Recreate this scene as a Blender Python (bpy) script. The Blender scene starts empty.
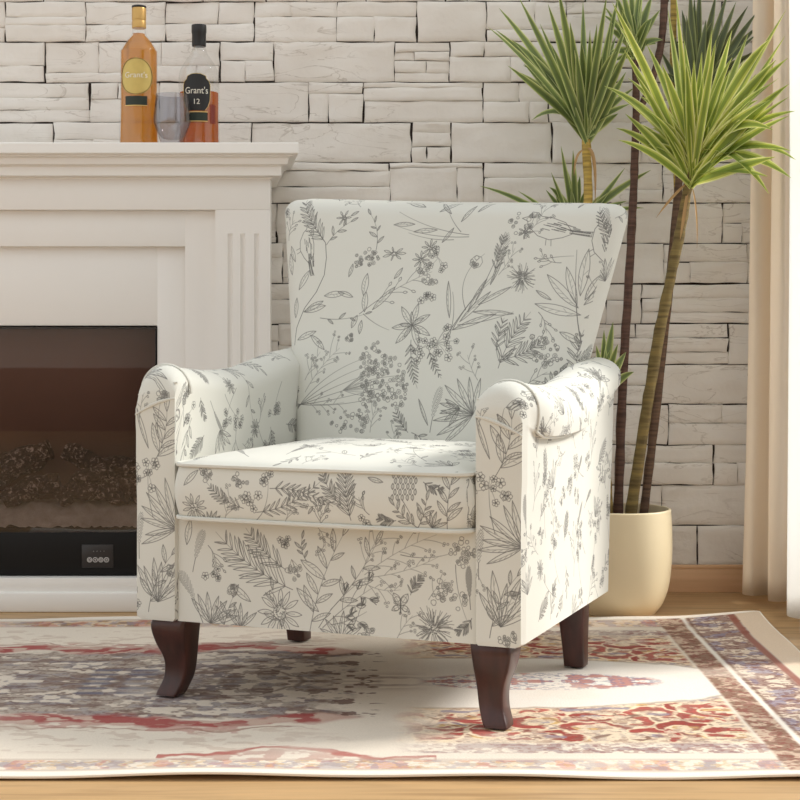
import bpy, bmesh, math, random
import numpy as np
from mathutils import Vector, noise, Matrix

random.seed(7)
PI = math.pi
sc = bpy.context.scene
COL = sc.collection
F, HC, HY = 1555.0, 0.704, 330.0          # focal length in pixels, eye height, horizon row


def P(px, py, Y):
    """world point at depth Y that the photograph shows at (px, py)"""
    return Vector(((px - 400) * Y / F, Y, HC + (HY - py) * Y / F))


def srgb(r, g, b):
    def f(c):
        c /= 255.0
        return c / 12.92 if c <= 0.04045 else ((c + 0.055) / 1.055) ** 2.4
    return (f(r), f(g), f(b), 1.0)


# ------------------------------------------------------------------ materials
def new_mat(name):
    m = bpy.data.materials.new(name)
    m.use_nodes = True
    nt = m.node_tree
    return m, nt, nt.nodes, nt.links, nt.nodes['Principled BSDF']


def plain(name, col, rough=0.5, metal=0.0, bump=0.0, bscale=200.0, var=0.0, vscale=6.0, spec=0.5):
    m, nt, N, L, b = new_mat(name)
    b.inputs['Roughness'].default_value = rough
    b.inputs['Metallic'].default_value = metal
    b.inputs['Specular IOR Level'].default_value = spec
    tc = N.new('ShaderNodeTexCoord')
    n = N.new('ShaderNodeTexNoise')
    n.inputs['Scale'].default_value = vscale
    n.inputs['Detail'].default_value = 5
    L.new(tc.outputs['Object'], n.inputs['Vector'])
    mx = N.new('ShaderNodeMix'); mx.data_type = 'RGBA'
    mx.inputs[6].default_value = tuple(c * (1 - var) for c in col[:3]) + (1,)
    mx.inputs[7].default_value = tuple(min(1, c * (1 + var)) for c in col[:3]) + (1,)
    L.new(n.outputs['Fac'], mx.inputs[0])
    L.new(mx.outputs[2], b.inputs['Base Color'])
    if bump:
        n2 = N.new('ShaderNodeTexNoise')
        n2.inputs['Scale'].default_value = bscale
        L.new(tc.outputs['Object'], n2.inputs['Vector'])
        bp = N.new('ShaderNodeBump')
        bp.inputs['Strength'].default_value = bump
        bp.inputs['Distance'].default_value = 0.002
        L.new(n2.outputs['Fac'], bp.inputs['Height'])
        L.new(bp.outputs['Normal'], b.inputs['Normal'])
    return m


def ramp(N, stops):
    r = N.new('ShaderNodeValToRGB')
    e = r.color_ramp.elements
    while len(e) > 1:
        e.remove(e[-1])
    e[0].position, e[0].color = stops[0]
    for p, c in stops[1:]:
        x = e.new(p); x.color = c
    return r


# ------------------------------------------------------------------ mesh helpers
class MB:
    def __init__(self):
        self.v, self.f, self.m, self.uv = [], [], [], []

    def add(self, verts, faces, mat=0, uvs=None):
        o = len(self.v)
        self.v += [tuple(v) for v in verts]
        for i, f in enumerate(faces):
            self.f.append([o + j for j in f])
            self.m.append(mat)
            self.uv.append(uvs[i] if uvs else [(0, 0)] * len(f))

    def box(self, x0, x1, y0, y1, z0, z1, bev=0.0, mat=0, seg=2):
        bm = bmesh.new()
        bmesh.ops.create_cube(bm, size=1)
        for v in bm.verts:
            v.co = Vector((x0 + (v.co.x + .5) * (x1 - x0), y0 + (v.co.y + .5) * (y1 - y0), z0 + (v.co.z + .5) * (z1 - z0)))
        if bev:
            bmesh.ops.bevel(bm, geom=bm.edges[:], offset=bev, segments=seg, affect='EDGES', profile=0.5)
        bm.verts.index_update()
        self.add([v.co[:] for v in bm.verts], [[v.index for v in f.verts] for f in bm.faces], mat)
        bm.free()

    def grid(self, rows, closed=False, mat=0, uvrows=None, flip=False):
        nr, nc = len(rows), len(rows[0])
        vs = [p for r in rows for p in r]
        fs, us = [], []
        for i in range(nr - 1):
            for j in range(nc if closed else nc - 1):
                k = (j + 1) % nc
                q = [i * nc + j, i * nc + k, (i + 1) * nc + k, (i + 1) * nc + j]
                if uvrows:
                    u = [uvrows[i][j], uvrows[i][k], uvrows[i + 1][k], uvrows[i + 1][j]]
                else:
                    u = [(0, 0)] * 4
                if flip:
                    q.reverse(); u = u[::-1]
                fs.append(q); us.append(u)
        self.add(vs, fs, mat, us)

    def cap(self, ring, mat=0, flip=False):
        n = len(ring)
        c = sum((Vector(p) for p in ring), Vector()) / n
        fs = [[j, (j + 1) % n, n] for j in range(n)]
        if flip:
            fs = [f[::-1] for f in fs]
        self.add(list(ring) + [c], fs, mat)

    def lathe(self, prof, n=40, c=(0, 0, 0), mat=0, close=True):
        rows = [[(c[0] + r * math.cos(2 * PI * j / n), c[1] + r * math.sin(2 * PI * j / n), c[2] + z) for j in range(n)] for r, z in prof]
        self.grid(rows, True, mat)
        if close:
            if prof[0][0] > 1e-5:
                self.cap(rows[0], mat, True)
            if prof[-1][0] > 1e-5:
                self.cap(rows[-1], mat)

    def tube(self, pts, rad, n=8, mat=0, caps=True, wob=0.0):
        pts = [Vector(p) for p in pts]
        rows = []
        prev = None
        for i, p in enumerate(pts):
            t = (pts[min(i + 1, len(pts) - 1)] - pts[max(i - 1, 0)]).normalized()
            a = prev if prev is not None else (Vector((0, 0, 1)) if abs(t.z) < .9 else Vector((1, 0, 0)))
            a = (a - t * a.dot(t)).normalized()
            prev = a
            b = t.cross(a)
            r = rad[i] if isinstance(rad, (list, tuple)) else rad
            row = []
            for j in range(n):
                an = 2 * PI * j / n
                rr = r * (1 + wob * noise.noise(Vector((p.x * 30 + math.cos(an) * 1.3, p.y * 30 + math.sin(an) * 1.3, p.z * 30))))
                row.append(p + a * rr * math.cos(an) + b * rr * math.sin(an))
            rows.append(row)
        self.grid(rows, True, mat)
        if caps:
            self.cap(rows[0], mat, True); self.cap(rows[-1], mat)

    def build(self, name, mats, parent=None, smooth=True, loc=None, sharp=None, recalc=True, weld=0.0):
        me = bpy.data.meshes.new(name)
        me.from_pydata(self.v, [], self.f)
        uvl = me.uv_layers.new(name='UVMap')
        flat = [c for u in self.uv for p in u for c in p]
        uvl.data.foreach_set('uv', flat)
        if not isinstance(mats, (list, tuple)):
            mats = [mats]
        for m in mats:
            me.materials.append(m)
        me.polygons.foreach_set('material_index', self.m)
        bm = bmesh.new(); bm.from_mesh(me)
        if weld:
            bmesh.ops.remove_doubles(bm, verts=bm.verts, dist=weld)
        if recalc:
            bmesh.ops.recalc_face_normals(bm, faces=bm.faces)
        bm.to_mesh(me); bm.free()
        if smooth:
            me.polygons.foreach_set('use_smooth', [True] * len(me.polygons))
            me.set_sharp_from_angle(angle=math.radians(sharp or 40))
        o = bpy.data.objects.new(name, me)
        COL.objects.link(o)
        if parent is not None:
            o.parent = parent
        if loc is not None:
            o.location = loc
        return o


def thing(name, label, cat, loc, rz=0, group=None):
    o = bpy.data.objects.new(name, None)
    o.empty_display_size = .05
    COL.objects.link(o)
    o.location = loc
    o.rotation_euler = (0, 0, rz)
    o['label'] = label; o['category'] = cat
    if group:
        o['group'] = group
    return o


def tag(o, label, cat):
    o['label'] = label; o['category'] = cat
    return o


def struct(o):
    o['kind'] = 'structure'
    return o


def crom(pts, n=8):
    """smooth curve through points"""
    pts = [Vector(p) for p in pts]
    if len(pts) < 3:
        return [pts[0].lerp(pts[-1], i / n) for i in range(n + 1)]
    P_ = [2 * pts[0] - pts[1]] + pts + [2 * pts[-1] - pts[-2]]
    out = []
    for i in range(1, len(P_) - 2):
        a, b, c, d = P_[i - 1:i + 3]
        for k in range(n):
            t = k / n
            out.append(.5 * ((2 * b) + (c - a) * t + (2 * a - 5 * b + 4 * c - d) * t * t + (3 * b - a - 3 * c + d) * t ** 3))
    out.append(pts[-1])
    return out


# ================================================================== camera / light
cam_d = bpy.data.cameras.new('camera')
cam = bpy.data.objects.new('camera', cam_d)
COL.objects.link(cam)
cam.location = (0, 0, HC)
cam.rotation_euler = (PI / 2, 0, 0)
cam_d.sensor_width = 36
cam_d.lens = 36 * F / 800
cam_d.shift_y = -(400 - HY) / 800
cam_d.clip_start = 0.05
sc.camera = cam

sc.view_settings.view_transform = 'Standard'
sc.view_settings.look = 'None'
sc.view_settings.exposure = 0.0
sc.view_settings.gamma = 1.0
sc.view_settings.use_curve_mapping = False

w = bpy.data.worlds.new('world'); sc.world = w
w.use_nodes = True
bg = w.node_tree.nodes['Background']
bg.inputs['Color'].default_value = (0.955, 0.985, 1.0, 1)
bg.inputs['Strength'].default_value = 1.02

sd = bpy.data.lights.new('sun', 'SUN')
sd.energy = 4.6
sd.color = (1.0, 0.965, 0.91)
sd.angle = math.radians(16)
sun = bpy.data.objects.new('sun', sd)
COL.objects.link(sun)
sun.location = (3, 3.5, 3)
sun.rotation_euler = Vector((1.0, 0.22, 0.72)).to_track_quat('Z', 'Y').to_euler()

# ================================================================== setting
WY, WR, WL, WF, TOP = 4.19, 1.06, -1.95, -3.0, 2.6

# floor ---------------------------------------------------------------
m, nt, N, L, b = new_mat('oak_floor')
tc = N.new('ShaderNodeTexCoord')
br = N.new('ShaderNodeTexBrick')
br.offset = 0.37
br.inputs['Scale'].default_value = 1.0
br.inputs['Brick Width'].default_value = 2.7
br.inputs['Row Height'].default_value = 0.19
br.inputs['Mortar Size'].default_value = 0.0012
br.inputs['Mortar Smooth'].default_value = 0.2
br.inputs['Bias'].default_value = 0.0
br.inputs['Color1'].default_value = srgb(186, 152, 108)
br.inputs['Color2'].default_value = srgb(176, 140, 98)
br.inputs['Mortar'].default_value = srgb(140, 106, 74)
L.new(tc.outputs['Object'], br.inputs['Vector'])
mp = N.new('ShaderNodeMapping')
mp.inputs['Scale'].default_value = (1.6, 22, 1)
L.new(tc.outputs['Object'], mp.inputs['Vector'])
ns = N.new('ShaderNodeTexNoise')
ns.inputs['Scale'].default_value = 2.0; ns.inputs['Detail'].default_value = 8; ns.inputs['Distortion'].default_value = 0.8
L.new(mp.outputs['Vector'], ns.inputs['Vector'])
rp = ramp(N, [(0.3, (.74, .70, .66, 1)), (0.5, (1, 1, 1, 1)), (0.72, (1.15, 1.13, 1.1, 1))])
L.new(ns.outputs['Fac'], rp.inputs['Fac'])
mx = N.new('ShaderNodeMix'); mx.data_type = 'RGBA'; mx.blend_type = 'MULTIPLY'; mx.inputs[0].default_value = 1
L.new(br.outputs['Color'], mx.inputs[6]); L.new(rp.outputs['Color'], mx.inputs[7])
L.new(mx.outputs[2], b.inputs['Base Color'])
b.inputs['Roughness'].default_value = 0.42
M_floor = m
mb = MB(); mb.box(WL - 2.0, WR + .06, WF, WY + .1, -.06, 0)
struct(mb.build('floor', M_floor, smooth=False))

# stone wall ----------------------------------------------------------
m, nt, N, L, b = new_mat('painted_stone')
tc = N.new('ShaderNodeTexCoord')
n1 = N.new('ShaderNodeTexNoise'); n1.inputs['Scale'].default_value = 5; n1.inputs['Detail'].default_value = 6
L.new(tc.outputs['Object'], n1.inputs['Vector'])
r1 = ramp(N, [(.3, srgb(224, 217, 208)), (.55, srgb(232, 226, 218)), (.75, srgb(238, 233, 226))])
L.new(n1.outputs['Fac'], r1.inputs['Fac'])
# hairline cracks and dirt stains
mp = N.new('ShaderNodeMapping'); mp.inputs['Scale'].default_value = (4, 1, 17)
L.new(tc.outputs['Object'], mp.inputs['Vector'])
n2 = N.new('ShaderNodeTexNoise'); n2.inputs['Scale'].default_value = 1.0; n2.inputs['Detail'].default_value = 9; n2.inputs['Distortion'].default_value = 1.6
L.new(mp.outputs['Vector'], n2.inputs['Vector'])
r2 = ramp(N, [(.485, (1, 1, 1, 1)), (.497, (.72, .69, .66, 1)), (.503, (.72, .69, .66, 1)), (.515, (1, 1, 1, 1))])
L.new(n2.outputs['Fac'], r2.inputs['Fac'])
n3 = N.new('ShaderNodeTexNoise'); n3.inputs['Scale'].default_value = 3.0; n3.inputs['Detail'].default_value = 3
L.new(tc.outputs['Object'], n3.inputs['Vector'])
r3 = ramp(N, [(.50, (0, 0, 0, 1)), (.62, (.85, .85, .85, 1))])
L.new(n3.outputs['Fac'], r3.inputs['Fac'])
mx = N.new('ShaderNodeMix'); mx.data_type = 'RGBA'; mx.blend_type = 'MULTIPLY'
L.new(r3.outputs['Color'], mx.inputs[0]); L.new(r1.outputs['Color'], mx.inputs[6]); L.new(r2.outputs['Color'], mx.inputs[7])
L.new(mx.outputs[2], b.inputs['Base Color'])
b.inputs['Roughness'].default_value = .8
b.inputs['Specular IOR Level'].default_value = .25
bp = N.new('ShaderNodeBump'); bp.inputs['Strength'].default_value = .35; bp.inputs['Distance'].default_value = .004
n4 = N.new('ShaderNodeTexNoise'); n4.inputs['Scale'].default_value = 60; n4.inputs['Detail'].default_value = 6
L.new(tc.outputs['Object'], n4.inputs['Vector'])
L.new(n4.outputs['Fac'], bp.inputs['Height']); L.new(bp.outputs['Normal'], b.inputs['Normal'])
M_stone = m
M_gap = plain('stone_gap', srgb(52, 42, 37), .95)

JOINTS = {
    0: [-75, 6, 86, 165, 254.5, 336.5, 417, 486, 566, 640, 722],
    1: [-35, 45, 128, 220, 274, 395, 449.5, 549, 640, 705],
    2: [-60, 90, 160, 309, 363, 483, 548, 658, 745],
    3: [-20, 54, 130, 252, 411.5, 451, 552, 640, 720],
    4: [-10, 80, 180, 270, 390, 483, 590, 663, 760],
    5: [200, 277, 350, 450, 560, 620, 722],
    6: [120, 215, 283, 400, 510, 600, 663, 747],
    7: [150, 300, 400, 500, 590, 641, 765],
    8: [200, 279, 390, 500, 560, 728],
    9: [210, 288, 420, 540, 648, 770],
    10: [240, 350, 460, 560, 668, 760],
    11: [200, 300, 400, 500, 590, 713],
    12: [250, 380, 500, 600, 662, 770],
    13: [200, 330, 450, 530, 620, 697],
}
SPLITS = {(0, 6): [17.5, 26], (0, 86): [25], (0, 165): [24], (0, 254.5): [17], (0, 336.5): [17], (0, 417): [], (0, 486): [30], (0, 566): [14],
          (1, -35): [66], (1, 45): [73], (1, 128): [66], (1, 220): [61], (1, 274): [], (1, 395): [52, 61, 73], (1, 449.5): [57], (1, 549): [68],
          (2, -60): [98, 110], (2, 90): [99], (2, 160): [], (2, 309): [94], (2, 363): [88, 101], (2, 483): [102], (2, 548): [],
          (3, -20): [], (3, 54): [140], (3, 130): [150], (3, 252): [], (3, 411.5): [133, 147], (3, 451): [], (3, 552): [], (3, 640): [139],
          (4, 270): [171, 187], (4, 390): [168], (4, 483): [178], (4, 590): [190], (4, 663): [175],
          (5, 620): [], (5, 722): [223], (6, 663): [262], (6, 600): [], (7, 641): [298, 312], (7, 590): [300], (8, 641): [340], (8, 560): [338, 352],
          (8, 728): [], (9, 648): [], (9, 540): [385], (10, 668): [423], (10, 560): [], (11, 590): [463], (11, 713): [463], (12, 662): [], (13, 620): [], (13, 697): []}
wall = MB()
wrng = random.Random(11)
S_W = F / WY
ROW = 40.25


def stone(x0, x1, z0, z1, depth, tilt):
    """one rough-faced stone, front towards -Y"""
    nx = max(3, int((x1 - x0) / .014)); nz = max(3, int((z1 - z0) / .012))
    sd_ = wrng.random() * 100
    rows = []
    e = .0035
    xs = [x0, x0 + e] + [x0 + e + (x1 - x0 - 2 * e) * i / nx for i in range(1, nx)] + [x1 - e, x1]
    zs = [z0, z0 + e] + [z0 + e + (z1 - z0 - 2 * e) * i / nz for i in range(1, nz)] + [z1 - e, z1]
    for z in zs:
        row = []
        for x in xs:
            jx = .0045 * noise.noise(Vector((x * 14, z * 30, sd_)))
            jz = .0030 * noise.noise(Vector((x * 16 + 7, z * 20, sd_ + 3)))
            d = depth + tilt * ((z - z0) / (z1 - z0) - .5)
            d += .0040 * noise.noise(Vector((x * 10, z * 24, sd_))) + .0022 * noise.noise(Vector((x * 38, z * 60, sd_ + 9)))
            d += .003 * max(0, noise.noise(Vector((x * 6, z * 45, sd_ + 5))) - .25)
            edge = min(x - x0, x1 - x, z - z0, z1 - z)
            if edge < 1e-6:
                d -= .003
            row.append((x + jx, WY - d, z + jz))
        rows.append(row)
    wall.grid(rows, mat=0)
    # sides running back into the wall
    ring = rows[0] + [r[-1] for r in rows[1:]] + rows[-1][-2::-1] + [r[0] for r in rows[-2:0:-1]]
    back = [(p[0], WY + .012, p[2]) for p in ring]
    wall.grid([ring, back], True, mat=0)


for k in range(-26, 15):
    z1 = HC + (HY - (2 + ROW * k)) / S_W
    z0 = HC + (HY - (2 + ROW * (k + 1))) / S_W
    if z1 < .01:
        continue
    z0 = max(z0, 0.0); z1 = min(z1, TOP)
    if z1 - z0 < .02:
        continue
    js = list(JOINTS.get(k, []))
    lo, hi = 400 + WL * S_W, 400 + WR * S_W
    if not js:
        js = [lo + wrng.uniform(20, 90)]
    while js[0] > lo + 40:
        js.insert(0, js[0] - wrng.uniform(50, 130))
    while js[-1] < hi - 20:
        js.append(js[-1] + wrng.uniform(50, 120))
    js = [lo] + [j for j in js if lo + 15 < j < hi - 12] + [hi]
    for a, c in zip(js[:-1], js[1:]):
        xa, xb = (a - 400) / S_W, (c - 400) / S_W
        g = wrng.uniform(.0004, .0024)
        gz = wrng.uniform(.0001, .0020)
        if (k, a) in SPLITS:
            ys = SPLITS[(k, a)]
        else:
            ys = []
            if wrng.random() < .62:
                f0 = wrng.uniform(.3, .7); ys = [2 + ROW * (k + f0)]
                if wrng.random() < .35:
                    ys.append(2 + ROW * (k + min(.85, f0 + wrng.uniform(.22, .4))))
        zz = [z1 - gz] + [HC + (HY - y) / S_W for y in ys] + [z0 + gz]
        dep = wrng.uniform(.004, .011)
        for zt, zb in zip(zz[:-1], zz[1:]):
            if zt - zb < .008:
                continue
            dd = dep + wrng.uniform(-.0025, .003)
            cut = []
            if len(zz) > 2 and wrng.random() < .4:
                cut = [xa + (xb - xa) * wrng.uniform(.25, .75)]
            xx = [xa + g] + cut + [xb - g]
            for p, q in zip(xx[:-1], xx[1:]):
                stone(p + (.0003 if p != xa + g else 0), q - (.0003 if q != xb - g else 0), zb + .0003, zt - .0003, dd + wrng.uniform(-.001, .001), wrng.uniform(-.003, .003))
wall.box(WL, WR, WY + .004, WY + .12, 0, TOP, mat=1)
struct(wall.build('wall_back', [M_stone, M_gap], sharp=50, recalc=False))

# baseboard, right wall with its window, far wall behind the viewpoint --
m, nt, N, L, b = new_mat('baseboard_wood')
tc = N.new('ShaderNodeTexCoord'); mp = N.new('ShaderNodeMapping'); mp.inputs['Scale'].default_value = (3, 20, 40)
L.new(tc.outputs['Object'], mp.inputs['Vector'])
n1 = N.new('ShaderNodeTexNoise'); n1.inputs['Scale'].default_value = 1; n1.inputs['Detail'].default_value = 6
L.new(mp.outputs['Vector'], n1.inputs['Vector'])
r1 = ramp(N, [(.3, srgb(206, 164, 126)), (.7, srgb(226, 186, 146))]); L.new(n1.outputs['Fac'], r1.inputs['Fac'])
L.new(r1.outputs['Color'], b.inputs['Base Color']); b.inputs['Roughness'].default_value = .5
M_base = m
mb = MB()
mb.box(-.32, WR, WY - .022, WY - .010, 0, .062, .002); mb.box(-.32, WR, WY - .019, WY - .010, .062, .074, .003)
struct(mb.build('baseboard_back', M_base, sharp=30))

M_plaster = plain('white_plaster', srgb(226, 220, 212), .85, bump=.1, bscale=80)
WIN = (0.35, 4.13, .12, 2.35)      # y0 y1 z0 z1 of the opening
mb = MB()
mb.box(WR, WR + .12, WF, WIN[0], 0, TOP); mb.box(WR, WR + .12, WIN[1], WY + .12, 0, TOP)
mb.box(WR, WR + .12, WIN[0], WIN[1], 0, WIN[2]); mb.box(WR, WR + .12, WIN[0], WIN[1], WIN[3], TOP)
struct(mb.build('wall_right', M_plaster, smooth=False))
M_whitewood = plain('window_white', srgb(236, 234, 228), .4)
m, nt, N, L, b = new_mat('window_glass')
N.remove(b)
tr = N.new('ShaderNodeBsdfTransparent'); gl = N.new('ShaderNodeBsdfGlossy'); gl.inputs['Roughness'].default_value = .02
fr = N.new('ShaderNodeFresnel'); fr.inputs['IOR'].default_value = 1.3
ms = N.new('ShaderNodeMixShader'); L.new(fr.outputs[0], ms.inputs[0]); L.new(tr.outputs[0], ms.inputs[1]); L.new(gl.outputs[0], ms.inputs[2])
L.new(ms.outputs[0], N['Material Output'].inputs['Surface'])
M_pane = m
wf = MB()
y0, y1, z0, z1 = WIN
t = .045
for (a, c) in ((y0, y0 + t), (y1 - t, y1), (y0 + (y1 - y0) / 3 - t / 2, y0 + (y1 - y0) / 3 + t / 2), (y0 + 2 * (y1 - y0) / 3 - t / 2, y0 + 2 * (y1 - y0) / 3 + t / 2)):
    wf.box(WR + .04, WR + .09, a, c, z0 + t, z1 - t, .003)
wf.box(WR + .04, WR + .09, y0, y1, z0, z0 + t, .003); wf.box(WR + .04, WR + .09, y0, y1, z1 - t, z1, .003)
wo = struct(wf.build('window_1', M_whitewood, sharp=30))
pn = MB(); pn.box(WR + .062, WR + .068, y0 + t, y1 - t, z0 + t, z1 - t)
pn.build('pane', M_pane, wo, smooth=False)

mb = MB(); mb.box(WL - 2.0, WR + .12, WF - .1, WF, 0, TOP)
struct(mb.build('wall_front', M_plaster, smooth=False))
mb = MB(); mb.box(WL - 2.0, WR, WF, WF + .02, 0, .44, .003)
struct(mb.build('reflection_panel', plain('dark_panel', srgb(120, 82, 60), .6), smooth=False))  # unseen brown panel, added so the firebox glass has a dark band to reflect

# ================================================================== rug
RX0, RX1, RZ0, RZ1 = -1.28, .862, 2.43, 3.757
RT = .005
RES = .0014
rw, rh = int((RX1 - RX0) / RES), int((RZ1 - RZ0) / RES)
gx, gz = np.meshgrid(RX0 + (np.arange(rw) + .5) * RES, RZ0 + (np.arange(rh) + .5) * RES)


def vnoise(x, y, seed):
    r = np.random.RandomState(seed)
    tab = r.rand(256, 256).astype(np.float32)
    xi, yi = np.floor(x).astype(int), np.floor(y).astype(int)
    fx, fy = x - xi, y - yi
    fx = fx * fx * (3 - 2 * fx); fy = fy * fy * (3 - 2 * fy)
    g = lambda i, j: tab[(yi + j) % 256, (xi + i) % 256]
    return (g(0, 0) * (1 - fx) + g(1, 0) * fx) * (1 - fy) + (g(0, 1) * (1 - fx) + g(1, 1) * fx) * fy


def fbm(x, y, seed, o=4):
    a, s, t = 0, .5, 0
    for i in range(o):
        a = a + s * vnoise(x * 2 ** i, y * 2 ** i, seed + i); t += s; s *= .5
    return a / t


def sstep(a, b, x):
    t = np.clip((x - a) / (b - a), 0, 1)
    return t * t * (3 - 2 * t)


RC = (RZ0 + RZ1) / 2
mz = np.abs(gz - RC)                                # the design mirrors front to back
rgb = np.empty((rh, rw, 3), np.float32)
C_ = lambda r, g, b_: np.array(srgb(r, g, b_)[:3], np.float32)
CREAM, WHITE, RED, DRED, GOLD, BROWN, BLUE, GREY = C_(222, 211, 196), C_(231, 225, 217), C_(168, 84, 76), C_(132, 70, 64), C_(208, 168, 108), C_(128, 98, 82), C_(128, 124, 148), C_(150, 142, 134)
rgb[:] = CREAM


def paint(mask, col, amt=1.0):
    global rgb
    k = (np.clip(mask, 0, 1) * amt)[..., None]
    rgb = rgb * (1 - k) + col * k


wx = gx + .035 * (fbm(gx * 14, mz * 14, 5) - .5) * 2
wz = mz + .035 * (fbm(gx * 14 + 50, mz * 14, 9) - .5) * 2
fine = fbm(gx * 120, mz * 160, 21, 3)
mid = fbm(gx * 38, mz * 50, 31, 3)
band = lambda v, c, h, s=.004: sstep(c - h - s, c - h + s, v) * (1 - sstep(c + h - s, c + h + s, v))
# ---- left field: worn grey medallion bordered by red scallops
left = 1 - sstep(-.16, -.10, wx + .03 * np.sin(mz * 40))
inner = left * (1 - sstep(.270, .290, wz))
paint(inner, C_(174, 161, 149), .95)
paint(inner * sstep(.48, .60, fbm(gx * 20, mz * 44, 41)), C_(126, 104, 96), .75)
paint(inner * sstep(.54, .62, fbm(gx * 22 + 9, mz * 40, 44)), C_(146, 142, 148), .5)
paint(inner * sstep(.56, .64, fine), C_(112, 84, 76), .5)
paint(inner * sstep(.57, .63, fbm(gx * 30 + 3, mz * 36 + 8, 47)), C_(226, 214, 198), .8)
for ex, ez, ea, eb in ((-.80, 0, .24, .10), (-.80, 0, .16, .05), (-.35, .0, .16, .12)):
    d = np.sqrt(((wx - ex) / ea) ** 2 + ((wz - ez) / eb) ** 2)
    paint(inner * band(d, 1, .045, .04), C_(116, 96, 88), .7)
for bx in (-.60, -.52):
    for bz in (.02, .06, .10):
        paint(inner * band(gx, bx, .028, .008) * band(mz, bz, .009, .004), C_(104, 104, 122), .75)
sc_ = .335 - .045 * np.abs(np.sin((gx + .80) * PI / .46)) ** 1.4
rb = left * band(wz, sc_, .030, .012)
paint(rb, C_(158, 70, 68), .92)
paint(rb * sstep(.46, .56, fbm(gx * 24, mz * 44, 61)), C_(206, 184, 168), .85)
paint(left * band(wz, sc_ + .05, .022, .012) * sstep(.52, .6, fbm(gx * 26, mz * 40, 63)), C_(176, 120, 112), .6)
paint(left * band(wz, .385 - .03 * np.abs(np.sin((gx + .8) * PI / .46)), .004, .003), C_(150, 110, 96), .7)
arc = ((gx > -.40) & (gx < .06)) * (gz < RC)
paint(left * 0 + arc * band(wz, .552 - .050 * np.clip(np.cos((gx + .20) * PI / .34), 0, 1), .008, .004), RED, .85)
paint((arc * band(wz, .565 - .03 * np.clip(np.cos((gx + .20) * PI / .34), 0, 1), .022, .012)) * sstep(.48, .56, mid), C_(186, 150, 138), .7)
paint(left * sstep(.30, .34, wz) * (1 - sstep(.50, .54, mz)) * sstep(.57, .64, fbm(gx * 26 + 2, mz * 50, 66)), C_(188, 166, 150), .45)
# dashes where the medallion fades out
paint(band(gx, -.09, .05, .02) * sstep(.60, .66, fbm(gx * 40, mz * 60, 71)) * (wz < .27), C_(104, 74, 66), .8)
paint(band(gx, .05, .16, .08) * (1 - sstep(.02, .10, mz)) * sstep(.46, .54, fbm(gx * 12, mz * 60, 72)), C_(128, 100, 90), .55)
# ---- right field: pale lens between curling red, gold and blue ornament
right = sstep(-.02, .10, wx)
lens = np.sqrt(((gx - .18) / .52) ** 2 + ((mz + 0 * gx) / .22) ** 2) + .10 * (fbm(gx * 16, mz * 20, 81) - .5)
orn = right * sstep(.98, 1.03, lens) * (1 - sstep(.455, .47, mz)) * (1 - sstep(.60, .615, gx))
wm = 1 - sstep(.95, 1.0, lens)
paint(right * wm, WHITE, .95)
paint(orn, C_(226, 207, 182), 1)
paint(orn * sstep(.50, .60, fbm(gx * 24, mz * 34, 90)), C_(206, 186, 166), .7)
paint(orn * sstep(.55, .62, mid), C_(168, 150, 146), .45)


def rline(pts, wd, col, amt=1.0, soft=.003, taper=True):
    """a woven stroke in (x, distance from the middle), laid on both mirrored halves"""
    global rgb
    n = len(pts) - 1
    xs_ = [p[0] for p in pts]; ys_ = [p[1] for p in pts]
    pad = wd + .01
    a = max(0, int((min(xs_) - pad - RX0) / RES)); c = min(rw, int((max(xs_) + pad - RX0) / RES))
    for sg in (-1, 1):
        lo_, hi_ = sorted((RC + sg * (min(ys_) - pad), RC + sg * (max(ys_) + pad)))
        e = max(0, int((lo_ - RZ0) / RES)); g = min(rh, int((hi_ - RZ0) / RES))
        if c <= a or g <= e:
            continue
        X = gx[e:g, a:c] + .024 * (fbm(gx[e:g, a:c] * 34, mz[e:g, a:c] * 40, 111, 2) - .5)
        Y = mz[e:g, a:c] * (1 if min(ys_) >= 0 else 1) + .024 * (fbm(gx[e:g, a:c] * 34 + 9, mz[e:g, a:c] * 40, 113, 2) - .5)
        best = np.full(X.shape, -1.0, np.float32)
        for k in range(n):
            (x0, y0), (x1, y1) = pts[k], pts[k + 1]
            dx, dy = x1 - x0, y1 - y0
            t = np.clip(((X - x0) * dx + (Y - y0) * dy) / (dx * dx + dy * dy + 1e-9), 0, 1)
            d = np.hypot(X - x0 - t * dx, Y - y0 - t * dy)
            ww = wd / 2 * ((.35 + .65 * math.sin(PI * (k + .5) / n)) if taper else 1)
            best = np.maximum(best, ww - d)
        kk = (sstep(-soft, soft, best) * amt)[..., None]
        rgb[e:g, a:c] = rgb[e:g, a:c] * (1 - kk) + col * kk


def scroll(cx_, cy_, r, a0, sweep, wd, col, sy=.8):
    pts = []
    for i in range(13):
        t = i / 12
        a = a0 + sweep * t
        rr = r * (1 - .55 * t)
        pts.append((cx_ + rr * math.cos(a), cy_ + rr * sy * math.sin(a)))
    rline(pts, wd * 1.5, C_(236, 216, 186)); rline(pts, wd, col)


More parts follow.
